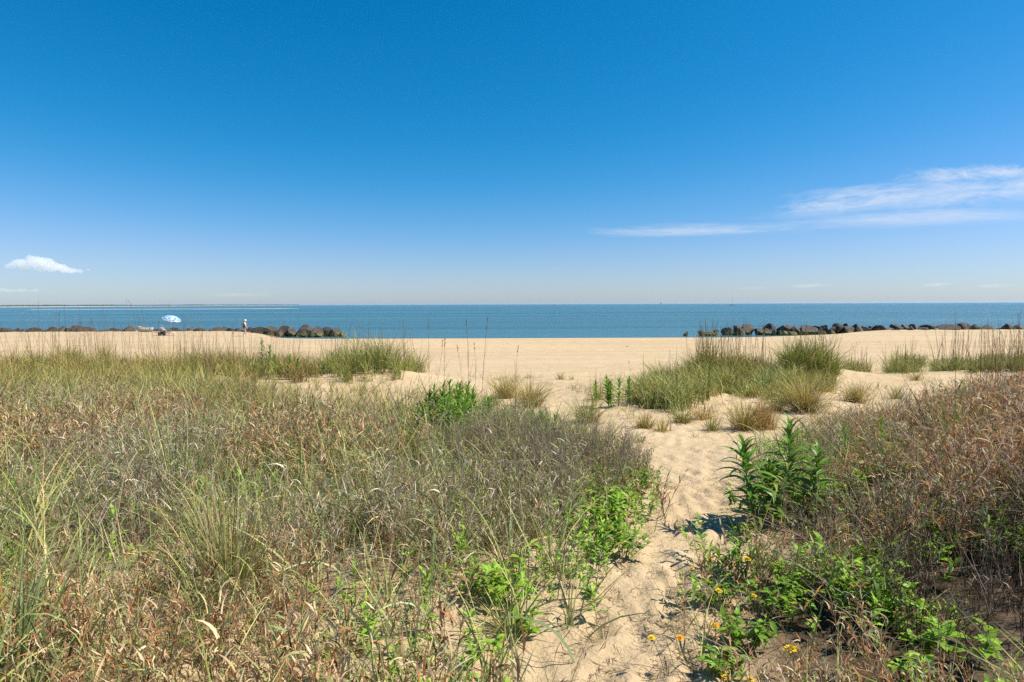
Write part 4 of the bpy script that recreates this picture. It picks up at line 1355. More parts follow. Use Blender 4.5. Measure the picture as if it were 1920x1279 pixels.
# --- fine twiggy brush on the dune shoulder at the left edge of the path --------------------
a = Acc()
shr = []
for px, py in ((905, 850), (950, 862), (1000, 872), (1040, 880), (1085, 895), (1120, 905), (1150, 915), (930, 895), (985, 915), (1040, 930), (1095, 945), (870, 870), (1130, 880), (1070, 862), (1005, 840), (960, 825), (1165, 900), (1020, 905)):
    c = at(px, py)
    q = c + np.column_stack([RNG.normal(0, .17, (13, 2)), np.zeros(13)])
    q[:, 2] = gh(q[:, 0], q[:, 1]); shr.append(q)
P = np.concatenate(shr)
P = P[P[:, 0] < path_l(P[:, 1]) + .08]
twig_shrubs(a, P, U(len(P), .30, .50), 4, leafy=.8)
P = veg_points(150, -1, 1.8, 10.5, .1)
twig_shrubs(a, P, U(len(P), .28, .5), 4, pal=[(2, (.42, .33, .25)), (1, (.56, .47, .37)), (1, (.26, .17, .11))], leafy=.5)
props(a.obj('twiggy_brush', M_dry), 'fine grey-brown twiggy brush on the dune left of the path, thickest at its bend', kind='stuff')

# --- right of the path ----------------------------------------------------------------------
V_RIGHT = plant_variants(44, 'right_scrub_plants', .30, .60, 17, DRY + [(4.5, (.50, .235, .09)), (3.6, (.78, .65, .47)), (2, (.60, .46, .30))], leaf_w=(.0035, .010), lean=.28, green=.10)
P = veg_points(6400, 1, 1.4, 9.2, .02, dens=lambda x, y: np.clip(3.2 * fbm(x * 1.2, y * 1.2, 71, 3) - .95, .04, 1) * (.30 + .7 * sstep(1.3, 2.6, x - path_r(y)) * sstep(3.2, 4.6, y)))
far = sstep(.3, 2.6, P[:, 0] - path_r(P[:, 1])) * sstep(1.5, 4.5, P[:, 1])
mass_of('dry_scrub', P, V_RIGHT, .55 + .33 * far, .85 + .55 * far, 'red-brown tangle of dead stems and curled leaves covering the dune right of the path')
a = Acc()
shr = veg_points(130, 1, 2.0, 8.6, .5)
twig_shrubs(a, shr, U(len(shr), .35, .62), 4, pal=[(2, (.32, .21, .13)), (1.4, (.46, .35, .24)), (1, (.15, .09, .055))], leafy=.5)
n = 1200
P = veg_points(n, 1, 1.6, 8.0, .35)
Cn = strand(P + np.column_stack([0 * P[:, :2], U(n, .05, .3)]), U(n, 0, 2 * PI), U(n, .5, 1.4), RNG.normal(.2, .4, n), U(n, .3, .8), 5, RNG.normal(0, .5, n))
tubes(a, Cn, U(n, .0013, .0028), pick(n, [(2, (.48, .37, .26)), (1, (.28, .18, .115)), (1, (.62, .52, .41))]), .5)
n = 80  # unseen tall brush added past the right edge to shade the thicket
x, y = U(n, 2.75, 4.2), U(n, 2.2, 4.6)
x = np.maximum(x, .83 * y + .3)
twig_shrubs(a, np.column_stack([x, y, gh(x, y)]), U(n, .6, .95), 4, pal=[(2, (.21, .15, .11)), (1, (.10, .065, .045))], leafy=1.6)
n = 110
x, y = U(n, 1.8, 3.0), U(n, 2.4, 4.3)
twig_shrubs(a, np.column_stack([x, y, gh(x, y)]), U(n, .25, .5), 4, pal=[(3, (.06, .04, .028)), (1, (.16, .11, .07)), (1.0, (.42, .34, .26))], leafy=.3)
V_SHOOT = bpy.data.collections.new('leafy_shoots')
for k in range(30):
    acc = Acc(); H = RNG.uniform(.12, .32); m = 16
    st = strand(np.zeros((1, 3)), U(1, 0, 6), U(1, 0, .35), U(1, -.2, .2), np.array([H]), 4)
    blades(acc, st, np.array([.004]), np.array([(.14, .2, .06)]), None, 'twig')
    f = U(m, .25, 1.0)
    Cn = strand(along(st, np.zeros(m, int), f), np.arange(m) * 2.4 + U(m, -.3, .3), U(m, .35, 1.1) + .3 * (1 - f), U(m, .3, 1.1), U(m, .035, .075), 4)
    c_ = pick(m, SHOOT)
    blades(acc, Cn, U(m, .011, .022), c_, c_ * 1.15, 'leaf', U(m, -.3, .3))
    V_SHOOT.objects.link(bpy.data.objects.new('leafy_shoot', make_mesh('leafy_shoot', np.concatenate(acc.V), np.concatenate(acc.F), M_grass, np.concatenate(acc.C))))
P = veg_points(2500, 1, 1.4, 8.6, .0, dens=lambda x, y: np.clip(4.0 * fbm(x * 1.3, y * 1.3, 63, 3) - 1.75, .02, 1) * (1 - .5 * sstep(1.6, 2.8, x - path_r(y))))
mass_of('green_shoots', P, V_SHOOT, .6, 1.2, 'bright green leafy shoots between the twigs right of the path')
y = RNG.uniform(3.5, 6.3, 170); x = path_l(y) + .05 - np.abs(RNG.normal(0, .3, 170))
mass_of('green_shoots', np.column_stack([x, y, gh(x, y)]), V_SHOOT, .45, .95, 'fringe of fine green shoots along the left edge of the path')
P = veg_points(760, -1, 1.5, 9.5, .04, dens=lambda x, y: np.clip(4.0 * fbm(x * 1.1, y * 1.1, 66, 3) - 1.9, .01, 1))
mass_of('green_shoots', P, V_SHOOT, .55, 1.15, 'bright green leafy shoots among the dry stems left of the path')
props(a.obj('twiggy_brush', M_dry), 'long bare bent twigs through the scrub right of the path', kind='stuff')
a = Acc()
P = veg_points(800, 1, 1.5, 9.5, .05)
mass_of('dune_grass', P, V_BUNCH, .7, 1.3, 'grey-green grass bunches in the scrub right of the path')
P = veg_points(2200, 1, 1.5, 9.5, .1, dens=density(81, .25, .8))
grass(a, P, U(len(P), .25, .7), U(len(P), .004, .009), GREYGRASS + [(2.5, (.20, .27, .07)), (1, (.33, .33, .08))], .4, .8)
props(a.obj('dune_grass', M_grass), 'green grass blades growing through the scrub right of the path', kind='stuff')

# --- grass tufts one can point at --------------------------------------------------------------
G_T = 'separate grass tufts on the sand'
# (px, foot row, top row, blades, spread, palette, label)
TUFTS = [
    (948, 747, 690, 330, 1.0, OLIVEGRASS, 'left one of the two touching olive grass tufts in the middle, beside the path'),
    (994, 763, 698, 420, 1.15, OLIVEGRASS, 'larger right-hand one of the two touching olive grass tufts in the middle of the photo'),
    (1051, 712, 693, 60, .9, GREENGRASS, 'small lone grass tuft on the open sand beyond the two olive tufts'),
    (1072, 712, 699, 24, .9, GREENGRASS, 'tiny grass sprig just right of the small lone tuft on the open sand'),
    (1073, 733, 718, 14, .5, GREENGRASS, 'single short sprig on the path between the olive tufts and the dark goldenrod'),
    (1102, 792, 733, 260, 1.2, GREENGRASS, 'yellow-green fanning tuft at the left edge of the right grass patch, by the path'),
    (1122, 750, 694, 90, .5, OLIVEGRASS, 'narrow upright tuft behind the yellow-green one, left of the dark goldenrod'),
    (1199, 828, 804, 46, 1.3, GREYGRASS, 'little dark tuft alone in the middle of the path'),
    (1301, 821, 809, 22, 1.1, TANGRASS, 'faint yellowish wisp of grass on the sand right of the little dark tuft'),
    (1335, 808, 768, 80, .7, GREENGRASS, 'slim upright tuft on the sand between the hollow tussock and the orange clump'),
    (1243, 809, 775, 70, .7, OLIVEGRASS, 'short tuft standing in front of the big tussock, near the path'),
    (1208, 803, 768, 170, 1.1, OLIVEGRASS, 'low dry-footed tuft at the front left corner of the right grass patch'),
    (1280, 793, 752, 160, 1.1, GREENGRASS, 'green tuft right in front of the dark hollow tussock'),
    (1318, 786, 742, 120, 1.3, TANGRASS, 'pale dead grass tuft lying over beside the dark hollow tussock'),
    (1396, 806, 738, 300, .95, OLIVEGRASS, 'olive tuft touching the orange-brown clump on its left side'),
    (1433, 805, 748, 330, .6, TANGRASS, 'orange-brown upright clump of dead grass in the sand'),
    (1511, 772, 694, 620, 1.2, OLIVEGRASS, 'big round golden-olive tussock at the front of the right grass patch'),
    (1605, 754, 708, 300, 1.2, OLIVEGRASS, 'round olive tussock alone on the sand right of the big golden one'),
    (1579, 800, 766, 110, .8, TANGRASS, 'small tan dry tuft on the sand below the lone round tussock'),
    (1537, 796, 764, 60, 1.0, TANGRASS, 'thin tan tuft between the golden tussock and the small dry tuft'),
    (1680, 748, 716, 90, .9, GREENGRASS, 'thin green tuft on bare sand behind the right scrub'),
    (1718, 712, 690, 70, .9, OLIVEGRASS, 'small tuft on the sand below the right-hand pair of grass patches'),
    (1800, 770, 700, 170, 1.0, GREENGRASS, 'loose green tuft behind the red-brown scrub near the right edge'),
    (1531, 822, 778, 12, .8, GREENGRASS, 'single sparse sprig rising right behind the big goldenrod plants'),
    (1413, 842, 800, 20, .7, OLIVEGRASS, 'thin yellowish sprig between the orange clump and the big goldenrod plants'),
    (1455, 770, 715, 200, 1.0, GREENGRASS, 'green tuft in the front row left of the big golden tussock'),
]
for px, fy, ty, nb, sp, pal, lab in TUFTS:
    p = at(px, fy); p[2] = gh(p[0], p[1])
    h = height_at(p, ty) * 1.06
    acc = Acc()
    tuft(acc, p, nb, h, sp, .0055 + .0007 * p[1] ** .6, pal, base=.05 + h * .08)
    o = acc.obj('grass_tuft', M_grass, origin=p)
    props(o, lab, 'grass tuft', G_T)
for px, fy, ty, nb, sp, pal, lab, w in ((432, 1148, 880, 230, .62, [(3, (.25, .30, .10)), (2, (.17, .22, .09)), (2, (.46, .35, .17)), (1, (.52, .44, .28))], 'tall green and straw-coloured grass tuft standing out in the left foreground scrub', .0055),
                                        (62, 1290, 1010, 90, .6, [(3, (.19, .27, .11)), (2, (.26, .33, .16)), (.7, (.5, .32, .10))], 'broad-bladed green grass tuft in the bottom left corner', .010),
                                        (330, 960, 742, 60, .7, GREYGRASS, 'grey-green grass tuft rising from the left scrub above the straw-coloured one', .008),
                                        (690, 1010, 850, 60, .9, GREYGRASS, 'grey-green broad grass tuft in the scrub left of the twiggy brush', .009),
                                        (655, 1215, 1085, 34, 1.5, GREYGRASS, 'low grass tuft with wide bent blades near the bottom edge', .013),
                                        (960, 1190, 1060, 40, 1.4, GREYGRASS, 'grass tuft with long pale blades leaning to the path in front of the leafy plants', .010),
                                        (1130, 1205, 1150, 30, 1.7, [(2, (.20, .2, .09)), (1, (.38, .29, .15))], 'small flat spreading tuft at the left edge of the path near the bottom', .005),
                                        (1790, 900, 690, 70, .4, [(2, (.22, .32, .06)), (1, (.34, .38, .09)), (1, (.3, .2, .09))], 'yellow-green upright grass tuft in the right scrub', .009)):
    p = at(px, min(fy, 1278)); p[1] -= .12 if fy > 1278 else 0; p[2] = gh(p[0], p[1])
    acc = Acc()
    tuft(acc, p, nb, height_at(p, ty) * 1.08, sp, w, pal, base=.05)
    o = acc.obj('grass_tuft', M_grass, origin=p)
    props(o, lab, 'grass tuft', 'grass tufts in the foreground scrub')

# --- continuous beach grass on the low mounds ----------------------------------------------------


def grass_patch(name, label, poly_px, h, n_t, pals, stalk=None, blades_each=30, w=.016, cat='beach grass'):
    """a thick stand of beach grass grown from many bunches inside an outline on the sand"""
    C3 = np.array([at(px, py) for px, py in poly_px])
    poly = C3[:, :2]
    lo, hi = poly.min(0), poly.max(0)
    pts = []
    while len(pts) < n_t:
        q = RNG.uniform(lo, hi)
        inside = False; j = len(poly) - 1
        for i in range(len(poly)):
            if (poly[i, 1] > q[1]) != (poly[j, 1] > q[1]) and q[0] < (poly[j, 0] - poly[i, 0]) * (q[1] - poly[i, 1]) / (poly[j, 1] - poly[i, 1]) + poly[i, 0]:
                inside = not inside
            j = i
        if inside: pts.append(q)
    pts = np.array(pts)
    n = n_t * blades_each
    i = np.repeat(np.arange(n_t), blades_each)
    B = pts[i] + RNG.normal(0, .09, (n, 2))
    B = np.column_stack([B, gh(B[:, 0], B[:, 1])])
    cl = np.clip(2.0 * fbm(pts[:, 0] * .55, pts[:, 1] * .8, 91, 2) - .5, 0, 1)
    H = (1.12 * h * U(n_t, .6, 1.15) * (.5 + .85 * cl))[i] * U(n, .5, 1.15)
    acc = Acc()
    Cn = strand(B, U(n, 0, 2 * PI), np.abs(RNG.normal(.18, .25, n)), np.abs(RNG.normal(.75, .5, n)), H, 3, RNG.normal(0, .4, n))
    pi_ = (RNG.random(n_t) * len(pals)).astype(int)[i]
    c = np.zeros((n, 3))
    for k, pal in enumerate(pals):
        s = pi_ == k; c[s] = pick(s.sum(), pal, .26)
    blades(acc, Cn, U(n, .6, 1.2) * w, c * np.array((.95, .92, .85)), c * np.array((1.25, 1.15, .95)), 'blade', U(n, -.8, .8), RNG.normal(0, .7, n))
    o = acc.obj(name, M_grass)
    props(o, label, cat, 'stands of beach grass')
    if stalk:
        ns, hs0, hs1, pw = stalk
        q = pts[RNG.integers(0, n_t, ns)] + RNG.normal(0, .12, (ns, 2))
        B = np.column_stack([q, gh(q[:, 0], q[:, 1])])
        sa = Acc()
        seed_stalks(sa, B, U(ns, hs0, hs1) * 1.12, r=(pw * .38, pw * .62))
        s = sa.obj('seed_stalks', M_dry, o)
        props(s, 'thin brown dead seed stalks', kind='stuff')
    return o


grass_patch('beach_grass', 'green beach grass mound left of the middle, in front of the open beach', [(606, 700), (620, 716), (690, 718), (760, 712), (792, 700), (785, 690), (700, 681), (625, 686)], 1.02, 240,
            [DARKGRASS, DARKGRASS, GREENGRASS], (70, 1.0, 1.75, .016))
grass_patch('beach_grass', 'olive beach grass stand right of the middle of the left band, beside the dark green shrub', [(380, 700), (420, 722), (520, 724), (600, 712), (606, 695), (520, 684), (400, 684)], .85, 260,
            [DARKGRASS, DARKGRASS, OLIVEGRASS, STALK], (90, 1.0, 1.9, .012))
grass_patch('beach_grass', 'long band of olive beach grass with many dead stalks at the far left', [(-80, 690), (-80, 730), (200, 730), (400, 726), (395, 690), (200, 680)], .95, 520,
            [DARKGRASS, DARKGRASS, OLIVEGRASS, STALK], (230, 1.2, 2.25, .012))
grass_patch('beach_grass', 'tall grass mound with upright brown stalks at the left end of the right grass stand', [(1290, 700), (1300, 716), (1370, 720), (1440, 712), (1450, 696), (1380, 688), (1310, 690)], .85, 190,
            [DARKGRASS, GREENGRASS, OLIVEGRASS], (95, .9, 1.55, .016))
grass_patch('beach_grass', 'wide green beach grass stand right of the path, behind the orange clump', [(1180, 735), (1185, 770), (1260, 776), (1330, 745), (1420, 748), (1490, 760), (1560, 735), (1560, 710), (1440, 708), (1320, 712), (1230, 716)], .56, 300,
            [GREENGRASS, GREENGRASS, OLIVEGRASS, GREYGRASS], (16, .7, 1.0, .012))
grass_patch('beach_grass', 'tallest dark green grass mound in the right grass stand', [(1470, 700), (1480, 716), (1560, 714), (1570, 700), (1540, 690), (1490, 690)], .95, 130,
            [DARKGRASS, GREENGRASS], (36, .9, 1.3, .016))
grass_patch('beach_grass', 'low spiky grass stand on the sand between the tallest mound and the right pair', [(1578, 690), (1590, 698), (1635, 697), (1630, 688)], .5, 34, [DARKGRASS, OLIVEGRASS], (18, .6, 1.0, .014))
grass_patch('beach_grass', 'leaning green grass stand left of the band at the right edge', [(1662, 694), (1664, 708), (1700, 708), (1735, 690), (1733, 680), (1690, 682)], .62, 85, [DARKGRASS, GREENGRASS], (28, .7, 1.2, .014))
grass_patch('beach_grass', 'dark green grass band with tall brown stalks at the right edge', [(1745, 686), (1760, 697), (1850, 702), (2000, 706), (2000, 684), (1850, 680)], .6, 290, [DARKGRASS, DARKGRASS, GREENGRASS], (150, .9, 1.9, .016))
grass_patch('beach_grass', 'sparse clump of tall bare reddish stalks in front of the right grass band', [(1835, 758), (1840, 780), (1960, 785), (1960, 755)], .35, 34, [OLIVEGRASS, TANGRASS], (75, .8, 1.55, .011))

# sprigs, runners and crumbs of dead grass on the sand between the tufts
a = Acc()
n = 1000
x, y = RNG.uniform(-6, 14, n), RNG.uniform(10.5, 24, n)
ok = (fbm(x * .45, y * .45, 55, 3) > .47) & (np.abs(x / y) < .9) & (x > path_l(y) - 6) & ~((x > -.2) & (x < 1.6) & (y < 20))
x, y = x[ok], y[ok]; n = len(x)
m = n * 7; i = np.repeat(np.arange(n), 7)
B = np.column_stack([x[i] + RNG.normal(0, .05, m), y[i] + RNG.normal(0, .05, m), np.zeros(m)]); B[:, 2] = gh(B[:, 0], B[:, 1])
Cn = strand(B, U(m, 0, 2 * PI), np.abs(RNG.normal(.3, .3, m)), U(m, .2, 1.2), U(m, .08, .34), 3, RNG.normal(0, .4, m))
blades(a, Cn, U(m, .005, .011), pick(m, OLIVEGRASS + GREENGRASS + TANGRASS, .25), None, 'blade', U(m, -1, 1))
m = n * 9; i = np.repeat(np.arange(n), 9)
B = np.column_stack([x[i] + RNG.normal(0, .22, m), y[i] + RNG.normal(0, .22, m), np.zeros(m)]); B[:, 2] = gh(B[:, 0], B[:, 1]) + .008
Cn = strand(B, U(m, 0, 2 * PI), U(m, 1.35, 1.6), RNG.normal(0, .2, m), U(m, .06, .30), 2, RNG.normal(0, .8, m))
blades(a, Cn, U(m, .005, .012), pick(m, [(2, (.42, .32, .21)), (2, (.26, .18, .11)), (1, (.55, .44, .30))]), None, 'blade')
props(a.obj('grass_sprigs', M_grass), 'thin sprigs and fallen dead blades scattered on the sand between the tufts', kind='stuff')

# dead stalks standing alone in the middle, against the sea
G_S = 'tall dead stalks standing alone before the beach'
for px, fy, tx, ty, lab in ((806, 760, 803, 596, 'leftmost of three tall lone stalks against the sea, thin with a small ragged head'),
                            (876, 770, 874, 597, 'middle tall lone stalk with a feathery head, straight against the sea'),
                            (902, 770, 914, 596, 'right one of three tall lone stalks, leaning to the right with a feathery head'),
                            (836, 765, 834, 634, 'shorter bare stalk between the left and the middle tall stalks'),
                            (869, 745, 857, 648, 'thin stalk leaning left beside the middle tall stalk'),
                            (816, 740, 830, 640, 'thin forked stalk right of the leftmost tall stalk'),
                            (890, 740, 889, 645, 'short thin stalk between the two right tall stalks'),
                            (757, 700, 756, 600, 'lone dark-headed stalk over the grass mound left of the middle'),
                            (968, 745, 972, 650, 'thin curved stalk rising from the two olive tufts')):
    p = at(px, fy); p[2] = gh(p[0], p[1])
    top = ray(tx, ty) * p[1]; top[2] += CAMZ
    d = top - p; L = np.linalg.norm(d)
    sa = Acc()
    n = 1
    Cn = strand(np.zeros((1, 3)), np.array([math.atan2(d[1], d[0] + 1e-6)]), np.array([math.acos(d[2] / L)]), np.array([.02]), np.array([L]), 8)
    k = np.linspace(0, 1, 9)[None, :, None]
    Cn = Cn + k * (d - Cn[0, -1])[None, None] + np.sin(k * PI) * RNG.normal(0, .018, 3) * L
    c = np.array([(.17, .12, .085)])
    tubes(sa, Cn, np.array([.0045]), c, .45)
    o = sa.obj('dead_stalk', M_dry); o.location = p
    props(o, lab, 'dead stalk', G_S)
    ha = Acc(); m = 26
    C2 = strand(along(Cn, np.zeros(m, int), U(m, .86, 1.0)), U(m, 0, 2 * PI), U(m, .05, .5), U(m, 0, .5), U(m, .03, .075), 2)
    blades(ha, C2, U(m, .006, .012), pick(m, [(1, (.23, .17, .13)), (1, (.32, .25, .19))]), None, 'leaf', U(m, 0, 3))
    ha.obj('seed_head', M_dry, o)
    if fy > 738:
        ba = Acc(); m = 5
        f = U(m, .25, .75)
        C3 = strand(along(Cn, np.zeros(m, int), f), U(m, 0, 2 * PI), U(m, .2, .5), RNG.normal(-.1, .2, m), U(m, .15, .4), 4)
        tubes(ba, C3, U(m, .002, .003), pick(m, [(1, (.2, .145, .1))]), .5)
        ba.obj('side_twig', M_dry, o)
# arching plume
p = at(968, 748); p[2] = gh(p[0], p[1])
sa = Acc()
Cn = strand(np.zeros((1, 3)), np.array([.05]), np.array([.55]), np.array([1.25]), np.array([1.05]), 10)
tubes(sa, Cn, np.array([.004]), np.array([(.24, .17, .105)]), .5)
o = props(sa.obj('dead_stalk', M_dry), 'arching dead stalk with drooping tip by the two olive tufts', 'dead stalk', G_S); o.location = p
ha = Acc(); m = 30
C2 = strand(along(Cn, np.zeros(m, int), U(m, .78, 1.0)), RNG.normal(.05, .5, m), U(m, 1.8, 2.7), U(m, 0, .4), U(m, .04, .09), 2)
blades(ha, C2, U(m, .006, .011), pick(m, [(1, (.25, .18, .12)), (1, (.36, .28, .2))]), None, 'leaf')
ha.obj('seed_head', M_dry, o)

# --- leafy plants: every leaf a part ----------------------------------------------------------


def leaf_mesh(name, length, width, droop, mat, fold=.35, lobes=0.0, segs=7, point=.9):
    """a leaf along +x, folded on its midrib, arching down"""
    s = np.linspace(0, 1, segs + 1)
    ang = .12 - droop * s
    x = np.concatenate([[0], np.cumsum(np.cos(ang[:-1]))]) / segs * length
    z = np.concatenate([[0], np.cumsum(np.sin(ang[:-1]))]) / segs * length
    hw = width / 2 * np.sin(PI * np.clip(s ** point * .94 + .06, 0, 1)) ** .85
    hw = hw * (1 + lobes * np.sin(s * 22))
    mid = np.stack([x, 0 * x, z], -1)
    L = np.stack([x, hw * math.cos(fold), z + hw * math.sin(fold)], -1); R = L * np.array((1, -1, 1))
    V = np.stack([L, mid, R], 1).reshape(-1, 3)
    i = np.arange(segs) * 3
    Fq = np.concatenate([np.stack([i, i + 1, i + 4, i + 3], -1), np.stack([i + 1, i + 2, i + 5, i + 4], -1)])
    return make_mesh(name, V, Fq, mat, smooth=True)


def put_leaf(meshes, parent, pos, az, pitch, scale, roll=0.0, name='leaf'):
    o = link(name, meshes[random.randrange(len(meshes))], parent)
    o.matrix_basis = Matrix.Translation(pos) @ Matrix.Rotation(az, 4, 'Z') @ Matrix.Rotation(-pitch, 4, 'Y') @ Matrix.Rotation(roll, 4, 'X') @ Matrix.Diagonal((scale, scale, scale, 1))
    return o


GOLD = [leaf_mesh('goldenrod_leaf', .225, .036, d, M_leaf_dark, .34, 0, 9, .75) for d in (1.0, 1.3, 1.6, 1.9)]
GOLD_M = [leaf_mesh('goldenrod_leaf', .17, .030, d, mm, .42, 0, 7, .75) for d in (.5, .9, 1.3) for mm in (M_leaf_mid, M_leaf_mid, M_leaf_dark)]


def goldenrod(p, stems, label, leaf_set, leaf_n=46, size=1.0, group=None, name='goldenrod_plant'):
    """upright stems set all round with long narrow arching leaves; stems: (dx, dy, lean azimuth, lean, height)"""
    t = empty(name, p, label, 'plant', group)
    for dx, dy, az, lean, H in stems:
        b = np.array([[dx, dy, float(gh(p[0] + dx, p[1] + dy)) - p[2] - .02]])
        Cn = strand(b, np.array([az]), np.array([lean]), np.array([-lean * .6]), np.array([H]), 8)
        sa = Acc(); tubes(sa, Cn, np.array([.0075 * size]), np.array([(.10, .15, .05)]), .55, sides=6)
        V = np.concatenate(sa.V); Fq = np.concatenate(sa.F)
        st = link('stem', make_mesh('stem', V, Fq, M_stem_green, smooth=True), t)
        for k in range(leaf_n):
            f = .16 + .84 * (k / (leaf_n - 1)) ** .9
            pos = along(Cn, np.zeros(1, int), np.array([min(f, .995)]))[0]
            a = k * 2.399963 + random.uniform(-.25, .25)
            up = max(0, (f - .55) / .45)
            pitch = .62 + .6 * up ** 1.6 - .8 * max(0, .4 - f) + random.uniform(-.18, .18)
            sc = size * (1.05 - .36 * up ** 2) * random.uniform(.85, 1.1) * (.75 + .25 * min(1, f / .35))
            put_leaf(leaf_set, t, pos, a, pitch, sc, random.uniform(-.35, .35))
    return t


p = at(1423, 1000)
h = height_at(p, 838)
goldenrod(p, [(0, 0, 2.7, .26, h * 1.04), (.09, .06, 1.0, .14, h * .72)], 'big dark green goldenrod leaning left over the path and casting its shadow on the sand', GOLD, 56, 1.08, 'goldenrod plants beside the path')
p = at(1482, 990)
h = height_at(p, 806)
goldenrod(p, [(0, .05, 1.2, .06, h * 1.04), (.13, .06, .2, .28, h * .76)], 'big dark green goldenrod standing upright just right of the leaning one', GOLD, 54, 1.08, 'goldenrod plants beside the path')
p = at(1153, 764)
h = height_at(p, 698)
goldenrod(p, [(random.gauss(0, .17), random.gauss(0, .13), random.uniform(0, 6.28), random.uniform(.05, .3), h * random.uniform(.65, 1.0)) for _ in range(7)], 'dark green goldenrod clump at the left end of the right grass stand', GOLD_M, 38, 1.15, 'goldenrods on the sand farther back')
p = at(491, 706)
h = height_at(p, 638)
goldenrod(p, [(0, 0, 1.2, .05, h), (.15, .05, .2, .15, h * .85)], 'slender dark goldenrod rising above the left grass band', GOLD, 44, 1.2, 'goldenrods on the sand farther back')
p = at(532, 712)
h = height_at(p, 668)
goldenrod(p, [(-.15, 0, 2.8, .3, h), (.05, 0, .5, .3, h), (.25, .05, .1, .4, h * .85)], 'low green leafy shrub in the left grass band right of the slender dark goldenrod', GOLD_M, 40, 1.3, 'goldenrods on the sand farther back')
for k, (px, fy, ty, lab) in enumerate(((800, 812, 722, 'leftmost green goldenrod of the cluster in the middle of the photo'), (835, 815, 710, 'green goldenrod with the highest tip in the middle cluster'),
                                       (862, 812, 712, 'second tallest green goldenrod, right beside the highest one in the middle cluster'), (888, 808, 728, 'green goldenrod at the right side of the middle cluster'),
                                       (912, 812, 742, 'last low goldenrod at the right end of the middle cluster'), (815, 835, 745, 'low goldenrod in front on the left of the middle cluster'), (850, 838, 742, 'low goldenrod in the front of the middle cluster'),
                                       (1012, 832, 772, 'small goldenrod alone at the edge of the twiggy brush, near the olive tufts'))):
    p = at(px, fy); h = height_at(p, ty)
    goldenrod(p, [(random.gauss(0, .10), random.gauss(0, .08), random.uniform(0, 6.28), random.uniform(.1, .4), h * random.uniform(.7, 1.0)) for _ in range(5)], lab, GOLD_M, 32, 1.05, 'green goldenrods in the middle cluster')
for px, fy, ty, lab in ((1598, 905, 805, 'goldenrod half hidden by twigs at the left top of the right scrub'), (1668, 890, 792, 'goldenrod with leaning top behind the twigs of the right scrub'),):
    p = at(px, fy); h = height_at(p, ty)
    goldenrod(p, [(0, 0, 2.0, .3, h)], lab, GOLD, 30, .8, 'goldenrods in the right scrub')

BROAD = [leaf_mesh('broad_leaf', .085, .034, d, M_leaf_bright, .3, .05, 6, .85) for d in (.4, .9, 1.3)]
BROAD_M = [leaf_mesh('broad_leaf', .085, .032, d, M_leaf_mid, .3, .05, 6, .85) for d in (.4, .9, 1.3)]
BIG = [leaf_mesh('large_oval_leaf', .105, .056, d, M_leaf_bright, .22, .0, 7, .9) for d in (.3, .8)]


def leafy_plant(px, py, r, h, n, label, sets, group, name='leafy_plant', size=1.0):
    """a low bushy plant: short stems, leaves facing up and out"""
    p = at(px, py); p[2] = gh(p[0], p[1])
    t = empty(name, p, label, 'leafy plant', group)
    n = min(290, int(n * 2.4))
    ns = max(2, n // 11)
    a = U(ns, 0, 2 * PI); q = r * np.sqrt(RNG.random(ns)) * .75
    B = np.column_stack([q * np.cos(a), q * np.sin(a), 0 * a]); B[:, 2] = gh(p[0] + B[:, 0], p[1] + B[:, 1]) - p[2]
    Cn = strand(B * np.array((.4, .4, 1)), a, U(ns, .2, .7), RNG.normal(0, .2, ns), U(ns, .7, 1.15) * h, 5)
    sa = Acc(); tubes(sa, Cn, U(ns, .002, .0035), pick(ns, [(1, (.13, .17, .06)), (1, (.2, .14, .07))]), .4)
    V, Fq = np.concatenate(sa.V), np.concatenate(sa.F)
    link('stem', make_mesh('stem', V, Fq, M_stem_green), t)
    for k in range(n):
        i = k % ns
        f = random.uniform(.35, 1.0)
        pos = along(Cn, np.array([i]), np.array([f]))[0]
        put_leaf(sets, t, pos, random.uniform(0, 2 * PI), random.uniform(-.1, .5) + .7 * max(0, f - .6), .78 * size * random.uniform(.45, 1.2), random.uniform(-.4, .4))
    return t


